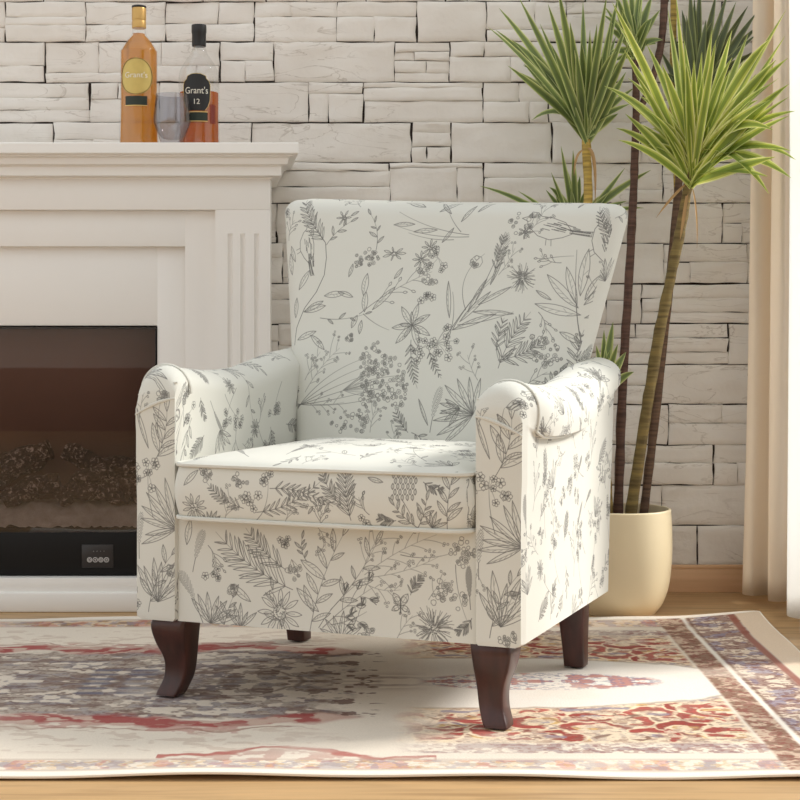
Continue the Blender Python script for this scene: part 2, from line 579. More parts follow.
keep = rgb.copy()
orng = random.Random(17)
TONES = [RED, RED, C_(150, 78, 70), C_(188, 110, 98), C_(208, 172, 116), C_(146, 116, 100), C_(150, 142, 154), C_(222, 196, 160)]
for q in range(120):                       # small ground motifs first, large red scrolls over them
    x_, y_ = orng.uniform(-.05, .62), orng.uniform(.0, .47)
    scroll(x_, y_, orng.uniform(.018, .036), orng.uniform(0, 6), orng.choice((-1, 1)) * orng.uniform(2.5, 4.5), orng.uniform(.009, .016), TONES[orng.randrange(8)], .8)
for q, (x_, y_) in enumerate([(-.03, .36), (.05, .40), (.09, .33), (.17, .37), (.24, .33), (.27, .42), (.33, .37), (.40, .32), (.43, .41), (.50, .36), (.57, .40), (.47, .26), (.55, .29), (.53, .20), (.58, .13), (.585, .23), (.57, .04), (.35, .28), (.14, .285), (.02, .29)]):
    r_ = orng.uniform(.040, .066)
    a_ = orng.uniform(0, 6); sw_ = (1 if q % 2 else -1) * orng.uniform(3.6, 5.0)
    scroll(x_, y_, r_, a_, sw_, orng.uniform(.026, .036), (RED, C_(156, 76, 68), RED, C_(178, 96, 86))[q % 4], .85)
    rline([(x_ - r_ * .3, y_), (x_ + r_ * .3, y_ + .004)], .016, (GOLD, C_(226, 206, 176), C_(150, 140, 152))[q % 3], .85)
    rline([(x_ + r_, y_ - .02), (x_ + r_ * 1.4, y_ + .01), (x_ + r_ * 1.9, y_ - .005)], .014, (C_(152, 78, 70), C_(140, 112, 98))[q % 2], .9)
rgb = keep * (1 - orn[..., None]) + rgb * orn[..., None]
paint(orn * sstep(.57, .64, fbm(gx * 34 + 2, mz * 60, 118)), C_(230, 212, 188), .75)
paint(orn * sstep(.58, .64, fbm(gx * 60, mz * 80 + 5, 119)), C_(150, 112, 100), .5)
rline([(.30, .235), (.36, .226), (.42, .218)], .018, C_(136, 132, 152), .8); rline([(.08, .248), (.14, .238)], .016, C_(136, 132, 152), .7)
paint(orn * sstep(.60, .66, fine), C_(120, 90, 82), .35)
paint(right * band(lens, 1.0, .012, .012), C_(150, 140, 138), .6)
il = np.sqrt(((gx - .28) / .24) ** 2 + (mz / .075) ** 2)
paint(right * (1 - sstep(.9, 1.05, il)) * sstep(.47, .55, fbm(gx * 40, mz * 44, 95)), RED, .75)
paint(right * (1 - sstep(.9, 1.1, il)) * sstep(.54, .60, fine), BLUE, .6)
# ---- long borders
lb = band(mz, .598, .030)
bk_ = sstep(0, .02, gz - RC)
paint(lb * bk_, C_(206, 186, 164), .9)
paint(lb * sstep(.45, .55, mid), BROWN, .75 * bk_.mean() if False else .38)
paint(lb * bk_ * sstep(.45, .55, mid), BROWN, .6)
paint(lb * sstep(.52, .58, fbm(gx * 34, mz * 20, 96)), C_(188, 116, 108), .5)
paint(lb * sstep(.55, .62, fine), GOLD, .4)
paint(lb * sstep(.55, .60, fbm(gx * 50 + 4, mz * 40, 97)), C_(150, 140, 152), .5)
paint(band(mz, .562, .003) + band(mz, .632, .003), C_(150, 122, 108), .45)
rl = right * band(mz, .495, .03)
paint(rl * sstep(.42, .55, mid), C_(150, 128, 130), .7)
paint(rl * sstep(.52, .58, fine), DRED, .5)
# ---- short border on the right
sb = (1 - sstep(.56, .575, mz)) if False else np.ones_like(gx)
b1 = band(gx, .645, .028); b2 = band(gx, .735, .05)
paint(b1, C_(196, 172, 152), 1); paint(b1 * sstep(.42, .54, mid), BROWN, .8); paint(b1 * sstep(.54, .6, fine), DRED, .6)
paint(b2, C_(222, 206, 188), 1); paint(b2 * sstep(.46, .56, mid), C_(142, 110, 104), .8)
paint(b2 * sstep(.53, .60, fbm(gx * 26 + 5, mz * 34, 98)), C_(140, 134, 156), .7); paint(b2 * sstep(.55, .6, fine), C_(120, 76, 66), .6)
paint(band(gx, .679, .004) , WHITE, .9); paint(band(gx, .690, .003), BROWN, .7)
paint(band(gx, .793, .009), C_(150, 92, 80), .9)
paint(sstep(.802, .806, gx), C_(226, 206, 184), 1)
# ---- hems, wear and weave
paint(sstep(.640, .643, mz), C_(232, 224, 212), 1)
paint(sstep(.55, .75, fbm(gx * 6, gz * 6, 101)), C_(226, 214, 200), .35)
weave = 1 + .10 * (np.random.RandomState(3).rand(rh, rw).astype(np.float32) - .5) + .05 * np.sin(gz * 2 * PI / .0045)
rgb = np.clip(rgb * weave[..., None], 0, 1)
buf = np.ones((rh, rw, 4), np.float32)
lin = rgb
buf[..., :3] = np.where(lin <= .0031308, lin * 12.92, 1.055 * np.power(np.maximum(lin, 1e-6), 1 / 2.4) - .055)
img = bpy.data.images.new('rug_pattern', rw, rh)
img.pixels.foreach_set(buf.ravel()); img.update(); img.pack()
m, nt, N, L, b = new_mat('woven_rug')
ti = N.new('ShaderNodeTexImage'); ti.image = img; ti.extension = 'EXTEND'
uvn = N.new('ShaderNodeUVMap'); L.new(uvn.outputs[0], ti.inputs['Vector'])
L.new(ti.outputs['Color'], b.inputs['Base Color'])
b.inputs['Roughness'].default_value = .95; b.inputs['Specular IOR Level'].default_value = .1
tc = N.new('ShaderNodeTexCoord'); n1 = N.new('ShaderNodeTexNoise'); n1.inputs['Scale'].default_value = 260
L.new(tc.outputs['Object'], n1.inputs['Vector'])
bp = N.new('ShaderNodeBump'); bp.inputs['Strength'].default_value = .4; bp.inputs['Distance'].default_value = .002
L.new(n1.outputs['Fac'], bp.inputs['Height']); L.new(bp.outputs['Normal'], b.inputs['Normal'])
M_rug = m
M_hem = plain('rug_hem', srgb(236, 226, 212), .95, bump=.3, bscale=400)


def rug_lift(x, z):
    e = max(0, 1 - (z - RZ0) / .10)
    l = e * .010 * (.55 + .45 * math.sin(x * 9.0 + 1.0) * math.sin(x * 4.1))
    e2 = max(0, 1 - (RZ1 - z) / .10)
    l += e2 * .007 * max(0, math.sin(x * 5.2 + 4.6))
    dc = math.hypot(x - RX1, z - (RZ1 - .03))
    l += .022 * max(0, 1 - dc / .22) ** 1.5
    e3 = max(0, 1 - (RX1 - x) / .07)
    l += e3 * .010 * (.5 + .5 * math.sin(z * 11 + .8))
    return l


nxr, nzr = 150, 100
xs = [RX0 + (RX1 - RX0) * i / nxr for i in range(nxr + 1)]
zs = [RZ0 + (RZ1 - RZ0) * i / nzr for i in range(nzr + 1)]
mb = MB()
top = [[(x, z, RT + rug_lift(x, z)) for x in xs] for z in zs]
uvr = [[(i / nxr, j / nzr) for i in range(nxr + 1)] for j in range(nzr + 1)]
mb.grid(top, uvrows=uvr)
bot = [[(p[0], p[1], p[2] - RT + .0003) for p in r] for r in top]
mb.grid(bot, flip=True, mat=1)
for a, c in ((top[0], bot[0]), (bot[-1], top[-1]), ([r[0] for r in bot], [r[0] for r in top]), ([r[-1] for r in top], [r[-1] for r in bot])):
    mb.grid([c, a], mat=1)
rug = mb.build('area_rug', [M_rug, M_hem], recalc=False, sharp=60)
# origin in the middle of the rug
for v in rug.data.vertices:
    v.co.x -= -.2; v.co.y -= 3.1
rug.location = (-.2, 3.1, 0)
tag(rug, 'faded red, cream and gold Persian style rug lying on the oak floor under the armchair', 'rug')
hem = MB()
for a in (top[0], top[-1]):
    hem.tube([(p[0] + .2, p[1] - 3.1, p[2] - .0022) for p in a], .0030, 6)
hem.tube([(r[-1][0] + .2, r[-1][1] - 3.1, r[-1][2] - .0022) for r in top], .0030, 6)
hem.build('binding', M_hem, rug)

# ================================================================== armchair
CH = Vector((-.032, 3.106, RT)); CA = math.radians(-21.6)
chair = thing('armchair', 'cream wingless armchair printed with grey botanical flowers, on short dark wooden legs', 'armchair', CH, CA)
chair['label'] = 'cream armchair with grey floral sketch print and short dark wooden legs, standing on the rug'
ca, sa = math.cos(CA), math.sin(CA)


def to_local(px, py, a, s):
    """chair-local point on the plane y = a + s*z seen at photo pixel"""
    d = Vector(((px - 400) / F, 1, (HY - py) / F))
    o = Vector((0, 0, HC)) - CH
    rot = lambda v: Vector((ca * v.x + sa * v.y, -sa * v.x + ca * v.y, v.z))
    o, d = rot(o), rot(d)
    k = (a + s * o.z - o.y) / (d.y - s * d.z)
    return o + d * k


# ---- drawn print: ink mask painted stroke by stroke -------------------
TEX = .0008
AW, AH = 2560, 2048
ink = np.zeros((AH, AW), np.float32)
REG = {  # name: (u0, v0, width, height) in metres
    'back': (0.0, 0.0, .90, .78), 'cush': (.92, 0.0, .64, .76), 'rail': (0.0, .80, .64, .24),
    'armR': (0.0, 1.06, .72, .58 - .0), 'armL': (.74, .80, .72, .80), 'frontR': (1.58, 0.0, .14, .56), 'frontL': (1.74, 0.0, .14, .56),
    'backside': (1.48, .80, .5, .8),
}
rng = random.Random(5)
clip = [0, 0, AW, AH]
org = [0.0, 0.0]


def use(reg):
    u0, v0, w_, h_ = REG[reg]
    org[0], org[1] = u0, v0
    clip[:] = [int(u0 / TEX), int(v0 / TEX), min(AW, int((u0 + w_) / TEX)), min(AH, int((v0 + h_) / TEX))]


def seg(x0, y0, x1, y1, wd, al):
    x0 = (x0 + org[0]) / TEX; x1 = (x1 + org[0]) / TEX; y0 = (y0 + org[1]) / TEX; y1 = (y1 + org[1]) / TEX
    wp = wd / TEX / 2
    a = max(clip[0], int(min(x0, x1) - wp - 1.5)); c = min(clip[2], int(max(x0, x1) + wp + 2.5))
    e = max(clip[1], int(min(y0, y1) - wp - 1.5)); g = min(clip[3], int(max(y0, y1) + wp + 2.5))
    if a >= c or e >= g:
        return
    X = np.arange(a, c, dtype=np.float32)[None, :] + .5 - x0
    Y = np.arange(e, g, dtype=np.float32)[:, None] + .5 - y0
    dx, dy = x1 - x0, y1 - y0
    l2 = dx * dx + dy * dy + 1e-9
    t = np.clip((X * dx + Y * dy) / l2, 0, 1)
    d = np.sqrt((X - t * dx) ** 2 + (Y - t * dy) ** 2)
    v = np.clip(wp + .5 - d, 0, 1) * al
    s = ink[e:g, a:c]
    np.maximum(s, v, out=s)


def line(pts, wd=.0012, al=.85, taper=False):
    n = len(pts) - 1
    for i in range(n):
        k = wd * (1 - .6 * i / n) if taper else wd
        seg(pts[i][0], pts[i][1], pts[i + 1][0], pts[i + 1][1], k, al)


def curve(p, q, bend, n=8):
    mx_, my_ = (p[0] + q[0]) / 2, (p[1] + q[1]) / 2
    dx, dy = q[0] - p[0], q[1] - p[1]
    cx_, cy_ = mx_ - dy * bend, my_ + dx * bend
    return [((1 - t) ** 2 * p[0] + 2 * t * (1 - t) * cx_ + t * t * q[0], (1 - t) ** 2 * p[1] + 2 * t * (1 - t) * cy_ + t * t * q[1]) for t in [i / n for i in range(n + 1)]]


def pol(p, a, r):
    return (p[0] + r * math.cos(a), p[1] + r * math.sin(a))


LW = .0012


def leaf(p, a, ln, wd=.3, hatch=True, al=.85):
    q = pol(p, a, ln)
    up = curve(p, q, wd, 7); dn = curve(p, q, -wd * .8, 7)
    line(up, LW, al); line(dn, LW, al)
    md = curve(p, q, .04, 7); line(md, LW * .8, al * .8)
    if hatch:
        for i in range(1, 7):
            f = rng.uniform(.5, .95)
            s_ = up if rng.random() < .7 else dn
            tq = s_[min(7, i + 1)]
            line([md[i], (md[i][0] + (tq[0] - md[i][0]) * f, md[i][1] + (tq[1] - md[i][1]) * f)], LW * .7, al * .75)


def stem(p, q, bend, wd=.0013, al=.85):
    c = curve(p, q, bend, 12); line(c, wd, al, True); return c


def branch(p, q, bend=.12, leaves=8, ln=.035, wd=.28, end=True, spread=.75):
    c = stem(p, q, bend)
    n = len(c) - 1
    for i in range(leaves):
        t = .18 + .8 * i / max(1, leaves)
        k = min(n - 1, int(t * n)); a0 = math.atan2(c[k + 1][1] - c[k][1], c[k + 1][0] - c[k][0])
        sgn = 1 if i % 2 else -1
        leaf(c[k], a0 + sgn * (spread + rng.uniform(-.2, .2)), ln * rng.uniform(.7, 1.2) * (1.1 - .4 * t), wd)
    if end:
        leaf(c[-1], math.atan2(c[-1][1] - c[-2][1], c[-1][0] - c[-2][0]), ln * .8, wd)


def fern(p, q, bend=.15, n=12, ln=.03):
    c = stem(p, q, bend)
    m_ = len(c) - 1
    for i in range(n):
        t = .15 + .83 * i / n
        k = min(m_ - 1, int(t * m_)); a0 = math.atan2(c[k + 1][1] - c[k][1], c[k + 1][0] - c[k][0])
        l_ = ln * (math.sin(PI * min(1, .25 + t * .75)) * .8 + .25)
        for sgn in (-1, 1):
            a1 = a0 + sgn * rng.uniform(.55, .8)
            q1 = pol(c[k], a1, l_)
            line(curve(c[k], q1, -sgn * .15, 5), LW * 1.1, .85); line(curve(c[k], q1, sgn * .1, 5), LW, .75)


def spike(p, q, bend=.05, w0=.007):
    """dense hatched ear"""
    c = curve(p, q, bend, 16)
    line(c[:6], LW * 1.1, .85)
    for i in range(5, 16):
        t = (i - 5) / 11.0
        a0 = math.atan2(c[i][1] - c[i - 1][1], c[i][0] - c[i - 1][0])
        r_ = w0 * math.sin(PI * (.15 + .83 * t))
        for sgn in (-1, 1):
            for k in ((0, 1) if w0 < .009 else (1,)):
                bp_ = c[i] if k else ((c[i][0] + c[i - 1][0]) / 2, (c[i][1] + c[i - 1][1]) / 2)
                line([bp_, pol(bp_, a0 + sgn * .5, r_ * 1.5)], LW * .8, .75)


def daisy(c, r, n=12, squash=1.0, filled=True):
    for i in range(n):
        a = 2 * PI * i / n + rng.uniform(-.1, .1)
        q = (c[0] + r * math.cos(a), c[1] + r * squash * math.sin(a))
        p = (c[0] + r * .28 * math.cos(a), c[1] + r * .28 * squash * math.sin(a))
        line(curve(p, q, .28, 6), LW, .85); line(curve(p, q, -.28, 6), LW, .85)
        line([p, ((p[0] * .45 + q[0] * .55), (p[1] * .45 + q[1] * .55))], LW * .7, .7)
    for i in range(int(26 if filled else 12)):
        a = rng.uniform(0, 2 * PI); rr = r * .27 * math.sqrt(rng.random())
        p = (c[0] + rr * math.cos(a), c[1] + rr * squash * math.sin(a))
        seg(p[0], p[1], p[0] + .0006, p[1], .0018, .8)
    line([(c[0] + r * .29 * math.cos(a), c[1] + r * .29 * squash * math.sin(a)) for a in [2 * PI * i / 14 for i in range(15)]], LW, .8)


def thistle(c, r):
    for i in range(46):
        a = rng.uniform(0, 2 * PI); r1_ = r * rng.uniform(.1, .4); r2_ = r * rng.uniform(.65, 1.05)
        line(curve(pol(c, a, r1_), pol(c, a + rng.uniform(-.25, .25), r2_), rng.uniform(-.15, .15), 4), LW * .9, .8)
    for i in range(20):
        p = pol(c, rng.uniform(0, 2 * PI), r * .3 * math.sqrt(rng.random()))
        seg(p[0], p[1], p[0] + .001, p[1] + .001, .0016, .85)


def loop(c, r, al=.8, n=7):
    a0 = rng.uniform(0, 6)
    line([(c[0] + r * math.cos(a0 + 2 * PI * i / n) * rng.uniform(.85, 1.15), c[1] + r * math.sin(a0 + 2 * PI * i / n) * rng.uniform(.85, 1.15)) for i in range(n + 1)], LW * .9, al)


def umbel(c, r, n=38, origin=None):
    for i in range(n):
        a = rng.uniform(0, 2 * PI); rr = r * math.sqrt(rng.random())
        p = pol(c, a, rr)
        loop(p, rng.uniform(.003, .0052))
        if rng.random() < .6:
            loop(p, .0018)
        if origin and i % 4 == 0:
            line(curve(origin, p, rng.uniform(-.12, .12), 8), LW * .8, .65)


def smallflowers(c, r, n=9):
    for i in range(n):
        p = pol(c, rng.uniform(0, 2 * PI), r * math.sqrt(rng.random()))
        rr = rng.uniform(.006, .010)
        for k in range(5):
            a = 2 * PI * k / 5 + i
            loop(pol(p, a, rr * .55), rr * .42, .8, 5)
        seg(p[0], p[1], p[0], p[1] + .0005, .003, .9)
        line(curve(c, p, .1, 4), LW * .8, .6)


def buds(p, q, bend=.1, n=7, ln=.03, r=.006, filled=False):
    c = stem(p, q, bend)
    m_ = len(c) - 1
    for i in range(n):
        t = .3 + .7 * i / n
        k = min(m_ - 1, int(t * m_)); a0 = math.atan2(c[k + 1][1] - c[k][1], c[k + 1][0] - c[k][0])
        a1 = a0 + (1 if i % 2 else -1) * rng.uniform(.4, .8)
        e = pol(c[k], a1, ln * rng.uniform(.6, 1.2))
        line(curve(c[k], e, .1, 5), LW * .9, .8)
        ee = pol(e, a1, r * 1.5)
        line(curve(e, ee, .5, 5), LW, .85); line(curve(e, ee, -.5, 5), LW, .85)
        if filled:
            for j in range(5):
                line([pol(e, a1 + rng.uniform(-.3, .3), r * .2), pol(e, a1 + rng.uniform(-.5, .5), r * 1.3)], LW * 1.3, .85)


def bird(c, a, ln, flip=1):
    """small perched song bird; a = heading of the body from tail to head"""
    ux, uy = math.cos(a), math.sin(a); vx, vy = -uy * flip, ux * flip
    T = lambda x, y: (c[0] + ln * (x * ux + y * vx), c[1] + ln * (x * uy + y * vy))
    body = [(-.30, -.02), (-.15, .12), (.08, .17), (.25, .17), (.32, .22), (.42, .22), (.47, .14), (.56, .10), (.47, .07), (.42, -.02), (.25, -.14), (.05, -.18), (-.15, -.12), (-.3, -.04)]
    line([T(*p) for p in body], LW, .9)
    line([T(-.28, .0), T(-.62, .03)], LW, .9); line([T(-.28, -.04), T(-.60, -.05)], LW, .9); line([T(-.6, .03), T(-.6, -.05)], LW, .9)
    for i in range(26):
        x = rng.uniform(-.3, .28); y = rng.uniform(-.03, .13) * (1 - abs(x) * .8)
        line([T(x, y), T(x - .12, y - .015)], LW * 1.1, .85)
    for i in range(8):
        y = rng.uniform(-.04, .02); line([T(-.25, y), T(-.58, y)], LW, .8)
    for i in range(7):
        x = rng.uniform(.30, .44); line([T(x, .2), T(x - .03, .13)], LW, .8)
    e = T(.40, .13); seg(e[0], e[1], e[0], e[1] + .0005, .0026, .95)
    line([T(.02, -.17), T(.0, -.27)], LW, .8); line([T(.10, -.17), T(.09, -.27)], LW, .8)


def butterfly(c, r):
    for sx in (-1, 1):
        for a, k in ((1.0, 1.0), (-.5, .75)):
            q = (c[0] + sx * r * k * math.cos(a), c[1] + r * k * math.sin(a))
            line(curve(c, q, .5, 7), LW, .85); line(curve(c, q, -.5, 7), LW, .85); loop(((c[0] + q[0]) / 2, (c[1] + q[1]) / 2), r * .2)
            line([c, q], LW * .7, .7)
    line([(c[0], c[1] - r * .5), (c[0], c[1] + r * .45)], LW * 2, .9)


def fan(c, a, r, n=7, spread=1.7, wd=.2):
    for i in range(n):
        leaf(c, a - spread / 2 + spread * i / (n - 1) + rng.uniform(-.08, .08), r * rng.uniform(.75, 1.1), wd)


def star(c, r, n=6):
    for i in range(n):
        leaf(c, 2 * PI * i / n + .5 + rng.uniform(-.12, .12), r * rng.uniform(.85, 1.1), .3)


def twig(p, q, bend=.1, n=7, ln=.028):
    c = stem(p, q, bend, .001, .75)
    m_ = len(c) - 1
    for i in range(n):
        k = min(m_ - 1, int((.2 + .8 * i / n) * m_)); a0 = math.atan2(c[k + 1][1] - c[k][1], c[k + 1][0] - c[k][0])
        e = pol(c[k], a0 + (1 if i % 2 else -1) * rng.uniform(.4, .9), ln * rng.uniform(.5, 1.2))
        line(curve(c[k], e, .1, 4), LW * .8, .7)
        for j in range(3):
            loop(pol(e, rng.uniform(0, 6), .004), .0022, .75, 5)


def scatter(reg, n, w_, h_, k=1.0):
    """fill a panel with mixed sprays, spaced apart"""
    use(reg)
    done = []
    tries = 0
    while len(done) < n and tries < 3000:
        tries += 1
        p = (rng.uniform(0, w_), rng.uniform(0, h_))
        if all(math.hypot(p[0] - d[0], p[1] - d[1]) > .062 * k for d in done):
            done.append(p)
            a = rng.uniform(.4, 2.7)
            q = pol(p, a, rng.uniform(.07, .12) * k)
            s_ = rng.randrange(9)
            if s_ == 0: branch(p, q, rng.uniform(-.2, .2), 7, .034 * k)
            elif s_ == 1: fern(p, q, rng.uniform(-.2, .2), 10, .026 * k)
            elif s_ == 2: branch(pol(p, a + PI, .05), q, .15, 3, .03); daisy(q, .024 * k, 11)
            elif s_ == 3: spike(p, q)
            elif s_ == 4: buds(p, q, rng.uniform(-.2, .2), 7, filled=rng.random() < .4)
            elif s_ == 5: twig(p, q, .12, 8)
            elif s_ == 6: smallflowers(q, .028 * k, 7); stem(p, q, .12)
            elif s_ == 7: fan(p, a, .06 * k, 6)
            else: thistle(q, .02 * k); branch(p, q, .1, 4, .03)


# --- the back, at the places the photograph shows
BA, BS = .073, .26                                  # plane of the back's face: y = BA + BS*z
use('back')
B_ = lambda x, y: (lambda v: (v.x + .45, v.z - .40))(to_local(x, y, BA, BS))
kpx = .0022                                          # metres per photo pixel there
fern(B_(327, 243), B_(303, 197), .1, 12, .03); spike(B_(327, 243), B_(308, 200), .1, .012)
line([B_(*p) for p in ((327, 243), (328, 258), (326, 275), (318, 292), (306, 308), (297, 328), (294, 345))], .0016, .85)
bird(B_(309, 250), 1.9, 46 * kpx, -1)
for x, y, a, l in ((300, 290, 1.1, .05), (306, 312, .5, .05), (296, 318, 1.6, .045), (312, 335, -.7, .05), (298, 340, .4, .05), (292, 275, 1.8, .05), (296, 262, 2.0, .04)):
    leaf(B_(x, y), a, l, .28)
daisy(B_(345, 218), .018, 6); leaf(B_(352, 216), .5, .02); branch(B_(328, 245), B_(352, 222), .15, 4, .024)
branch(B_(378, 250), B_(372, 215), -.2, 5, .022); umbel(B_(372, 256), .022, 18); umbel(B_(360, 262), .016, 12); leaf(B_(355, 264), -1.8, .03)
daisy(B_(396, 254), .028, 7, .55); daisy(B_(432, 248), .02, 8); daisy(B_(423, 260), .02, 8); umbel(B_(432, 274), .026, 22); leaf(B_(405, 268), -2.2, .03)
smallflowers(B_(440, 258), .03, 6)
for p, q in (((470, 235), (400, 212)), ((470, 237), (398, 226)), ((462, 232), (448, 208)), ((455, 240), (410, 233))):
    c = stem(B_(*p), B_(*q), .1)
for x, y, a, l in ((415, 232, .05, .055), (395, 225, .0, .05), (440, 212, .5, .05), (425, 207, 2.8, .06), (452, 214, 2.4, .04), (462, 222, .9, .045), (478, 212, .7, .04), (455, 228, -2.2, .04)):
    leaf(B_(x, y), a, l, .2)
branch(B_(322, 318), B_(368, 314), -.12, 3, .02); stem(B_(366, 314), B_(392, 330), -.1)
buds(B_(362, 314), B_(434, 272), .08, 8, .03, .007)
leaf(B_(366, 296), 1.5, .05, .34); leaf(B_(367, 312), 1.6, .045, .34); leaf(B_(375, 310), .8, .07, .2); leaf(B_(326, 296), .1, .05); leaf(B_(305, 312), .25, .055); leaf(B_(340, 292), -.3, .04)
star(B_(415, 325), .052, 7); star(B_(415, 325), .03, 5)
smallflowers(B_(440, 343), .045, 13); smallflowers(B_(425, 348), .03, 6)
fern(B_(414, 340), B_(420, 388), -.1, 9, .02); fern(B_(432, 350), B_(444, 378), -.1, 6, .014)
for a_ in range(6):
    stem(B_(297, 409 - a_), B_(362 + a_ * 5, 360 + a_ * 7), .16 - .05 * a_)
umbel(B_(375, 358), .035, 34); umbel(B_(385, 378), .05, 64, B_(345, 390)); umbel(B_(400, 392), .034, 28); umbel(B_(374, 394), .03, 20)
twig(B_(306, 392), B_(342, 348), .1, 10, .045); twig(B_(304, 402), B_(346, 402), -.1, 7); twig(B_(306, 380), B_(322, 352), .05, 6)
leaf(B_(354, 328), 1.2, .03, .4); loop(B_(352, 338), .008); umbel(B_(352, 338), .008, 8); leaf(B_(362, 334), 1.5, .03, .35)
umbel(B_(360, 420), .026, 20); umbel(B_(340, 424), .018, 10); twig(B_(372, 432), B_(380, 404), .1, 6); fern(B_(410, 432), B_(398, 410), .1, 6, .02)
spike(B_(432, 432), B_(444, 386), .05, .012); leaf(B_(430, 425), 2.0, .06, .12)
fan(B_(475, 414), 2.7, .085, 9, 2.6, .16); fan(B_(462, 408), 3.4, .05, 5, 1.6, .2)
for p, q, bd in (((448, 338), (500, 270), .06), ((455, 330), (492, 282), .1), ((449, 345), (455, 292), -.15), ((460, 325), (515, 312), -.08), ((478, 300), (506, 236), -.04)):
    stem(B_(*p), B_(*q), bd, .0016)
for x, y, a, l in ((462, 322, .8, .09), (470, 312, 1.1, .08), (480, 305, .5, .08), (455, 330, .35, .10), (452, 318, 1.7, .08), (475, 312, -.05, .09), (492, 285, 1.2, .06)):
    leaf(B_(x, y), a, l, .13)
spike(B_(494, 282), B_(508, 232), -.05, .014); fern(B_(496, 272), B_(506, 232), 0, 8, .022); twig(B_(500, 275), B_(516, 248), -.1, 6)
loop(B_(478, 262), .014); umbel(B_(478, 262), .011, 9); stem(B_(468, 310), B_(486, 254), .4)
thistle(B_(523, 278), .032); umbel(B_(523, 278), .015, 12)
fern(B_(500, 368), B_(532, 312), .12, 9, .035); fern(B_(500, 360), B_(545, 340), -.15, 9, .03); fern(B_(498, 350), B_(506, 318), .05, 6, .024)
bird(B_(555, 229), PI - .15, 62 * kpx, -1); umbel(B_(522, 226), .03, 18); twig(B_(524, 236), B_(545, 206), -.2, 7); daisy(B_(526, 232), .016, 7)
for x, y, a, l in ((578, 308, 2.35, .10), (577, 305, 1.9, .085), (580, 296, 1.45, .10), (580, 315, 2.9, .10), (583, 305, .75, .075), (584, 300, 1.1, .06), (583, 318, .3, .06), (552, 300, 2.6, .04)):
    leaf(B_(x, y), a, l, .22)
stem(B_(580, 350), B_(577, 250), .05, .002); stem(B_(540, 260), B_(574, 256), .05); twig(B_(586, 300), B_(604, 262), -.1, 6)
bird(B_(604, 250), 2.0, 55 * kpx, -1)
spike(B_(617, 250), B_(603, 206), .12, .014); fern(B_(617, 250), B_(598, 206), .12, 9, .02)
leaf(B_(560, 332), -.5, .05); umbel(B_(548, 352), .03, 22); umbel(B_(540, 340), .02, 12); umbel(B_(556, 366), .022, 14); fern(B_(574, 372), B_(582, 330), .1, 7, .026)
twig(B_(572, 358), B_(600, 325), .1, 8); buds(B_(520, 392), B_(548, 372), .1, 5); twig(B_(480, 380), B_(470, 355), .1, 5); branch(B_(545, 398), B_(560, 372), .1, 5, .03)
leaf(B_(596, 345), 1.3, .05); leaf(B_(606, 325), 1.0, .06); twig(B_(590, 380), B_(606, 348), .1, 6)
use('back')
for i in range(7):
    x_ = .08 + .115 * i; branch((x_, .60), (x_ + rng.uniform(-.05, .05), .70), .1, 6, .03); twig((x_ + .05, .62), (x_ + .08, .70), .1, 5)
# --- front rail and cushion front
use('rail')
R_ = lambda x, y: (lambda v: (v.x + .32, v.z - .135))(to_local(x, y, -.305, 0))
kr = .0019
fern(R_(292, 590), R_(215, 532), .12, 13, .05); fern(R_(285, 570), R_(245, 528), .1, 9, .035)
spike(R_(192, 572), R_(203, 530), .05, .012); spike(R_(198, 612), R_(178, 572), -.1, .014); line([R_(*p) for p in ((198, 612), (204, 628), (206, 640))], .0014)
daisy(R_(279, 613), .045, 12); branch(R_(284, 635), R_(272, 590), .1, 4, .03)
fan(R_(210, 624), 1.3, .06, 7, 2.0); loop(R_(232, 590), .010); umbel(R_(232, 590), .009, 10); branch(R_(222, 640), R_(232, 598), .1, 5, .035); fan(R_(240, 628), 1.5, .045, 5, 1.6)
leaf(R_(250, 602), 2.5, .05); leaf(R_(318, 612), 2.4, .06); leaf(R_(300, 560), -.6, .06)
branch(R_(308, 640), R_(342, 536), .1, 8, .05); branch(R_(330, 610), R_(375, 545), -.08, 6, .04); stem(R_(318, 628), R_(362, 580), .1)
twig(R_(362, 572), R_(380, 535), .1, 7, .04); twig(R_(364, 575), R_(436, 535), .08, 9, .04); twig(R_(364, 578), R_(440, 556), -.1, 8); twig(R_(362, 582), R_(400, 590), -.2, 6)
buds(R_(322, 628), R_(372, 588), .05, 6, .03, .013, True); buds(R_(330, 625), R_(366, 612), -.1, 4, .02, .012, True)
butterfly(R_(400, 606), .026); thistle(R_(433, 628), .042); thistle(R_(433, 630), .03); umbel(R_(366, 630), .018, 12)
umbel(R_(438, 592), .022, 16); umbel(R_(458, 600), .016, 10); twig(R_(428, 600), R_(445, 580), .1, 5); umbel(R_(463, 552), .026, 26); stem(R_(400, 555), R_(455, 552), -.15); stem(R_(455, 565), R_(466, 620), -.1)
fan(R_(340, 640), 1.6, .05, 6, 2.2); spike(R_(470, 610), R_(468, 565), .02, .008); leaf(R_(186, 545), 1.4, .05); twig(R_(396, 640), R_(412, 616), .1, 5)
use('cush')
K_ = lambda x, y: (lambda v: (v.x + .32, v.z - .34))(to_local(x, y, -.335, 0))
daisy(K_(195, 507), .026, 11); fern(K_(245, 508), K_(208, 482), .15, 9, .02); fern(K_(258, 512), K_(325, 478), -.18, 12, .022); fern(K_(272, 488), K_(335, 506), .15, 10, .02)
stem(K_(252, 524), K_(270, 484), -.3); fern(K_(352, 520), K_(346, 465), .05, 12, .03); fern(K_(345, 508), K_(322, 470), .1, 8, .022); branch(K_(338, 500), K_(310, 506), .1, 6, .02)
leaf(K_(384, 482), 2.9, .03)
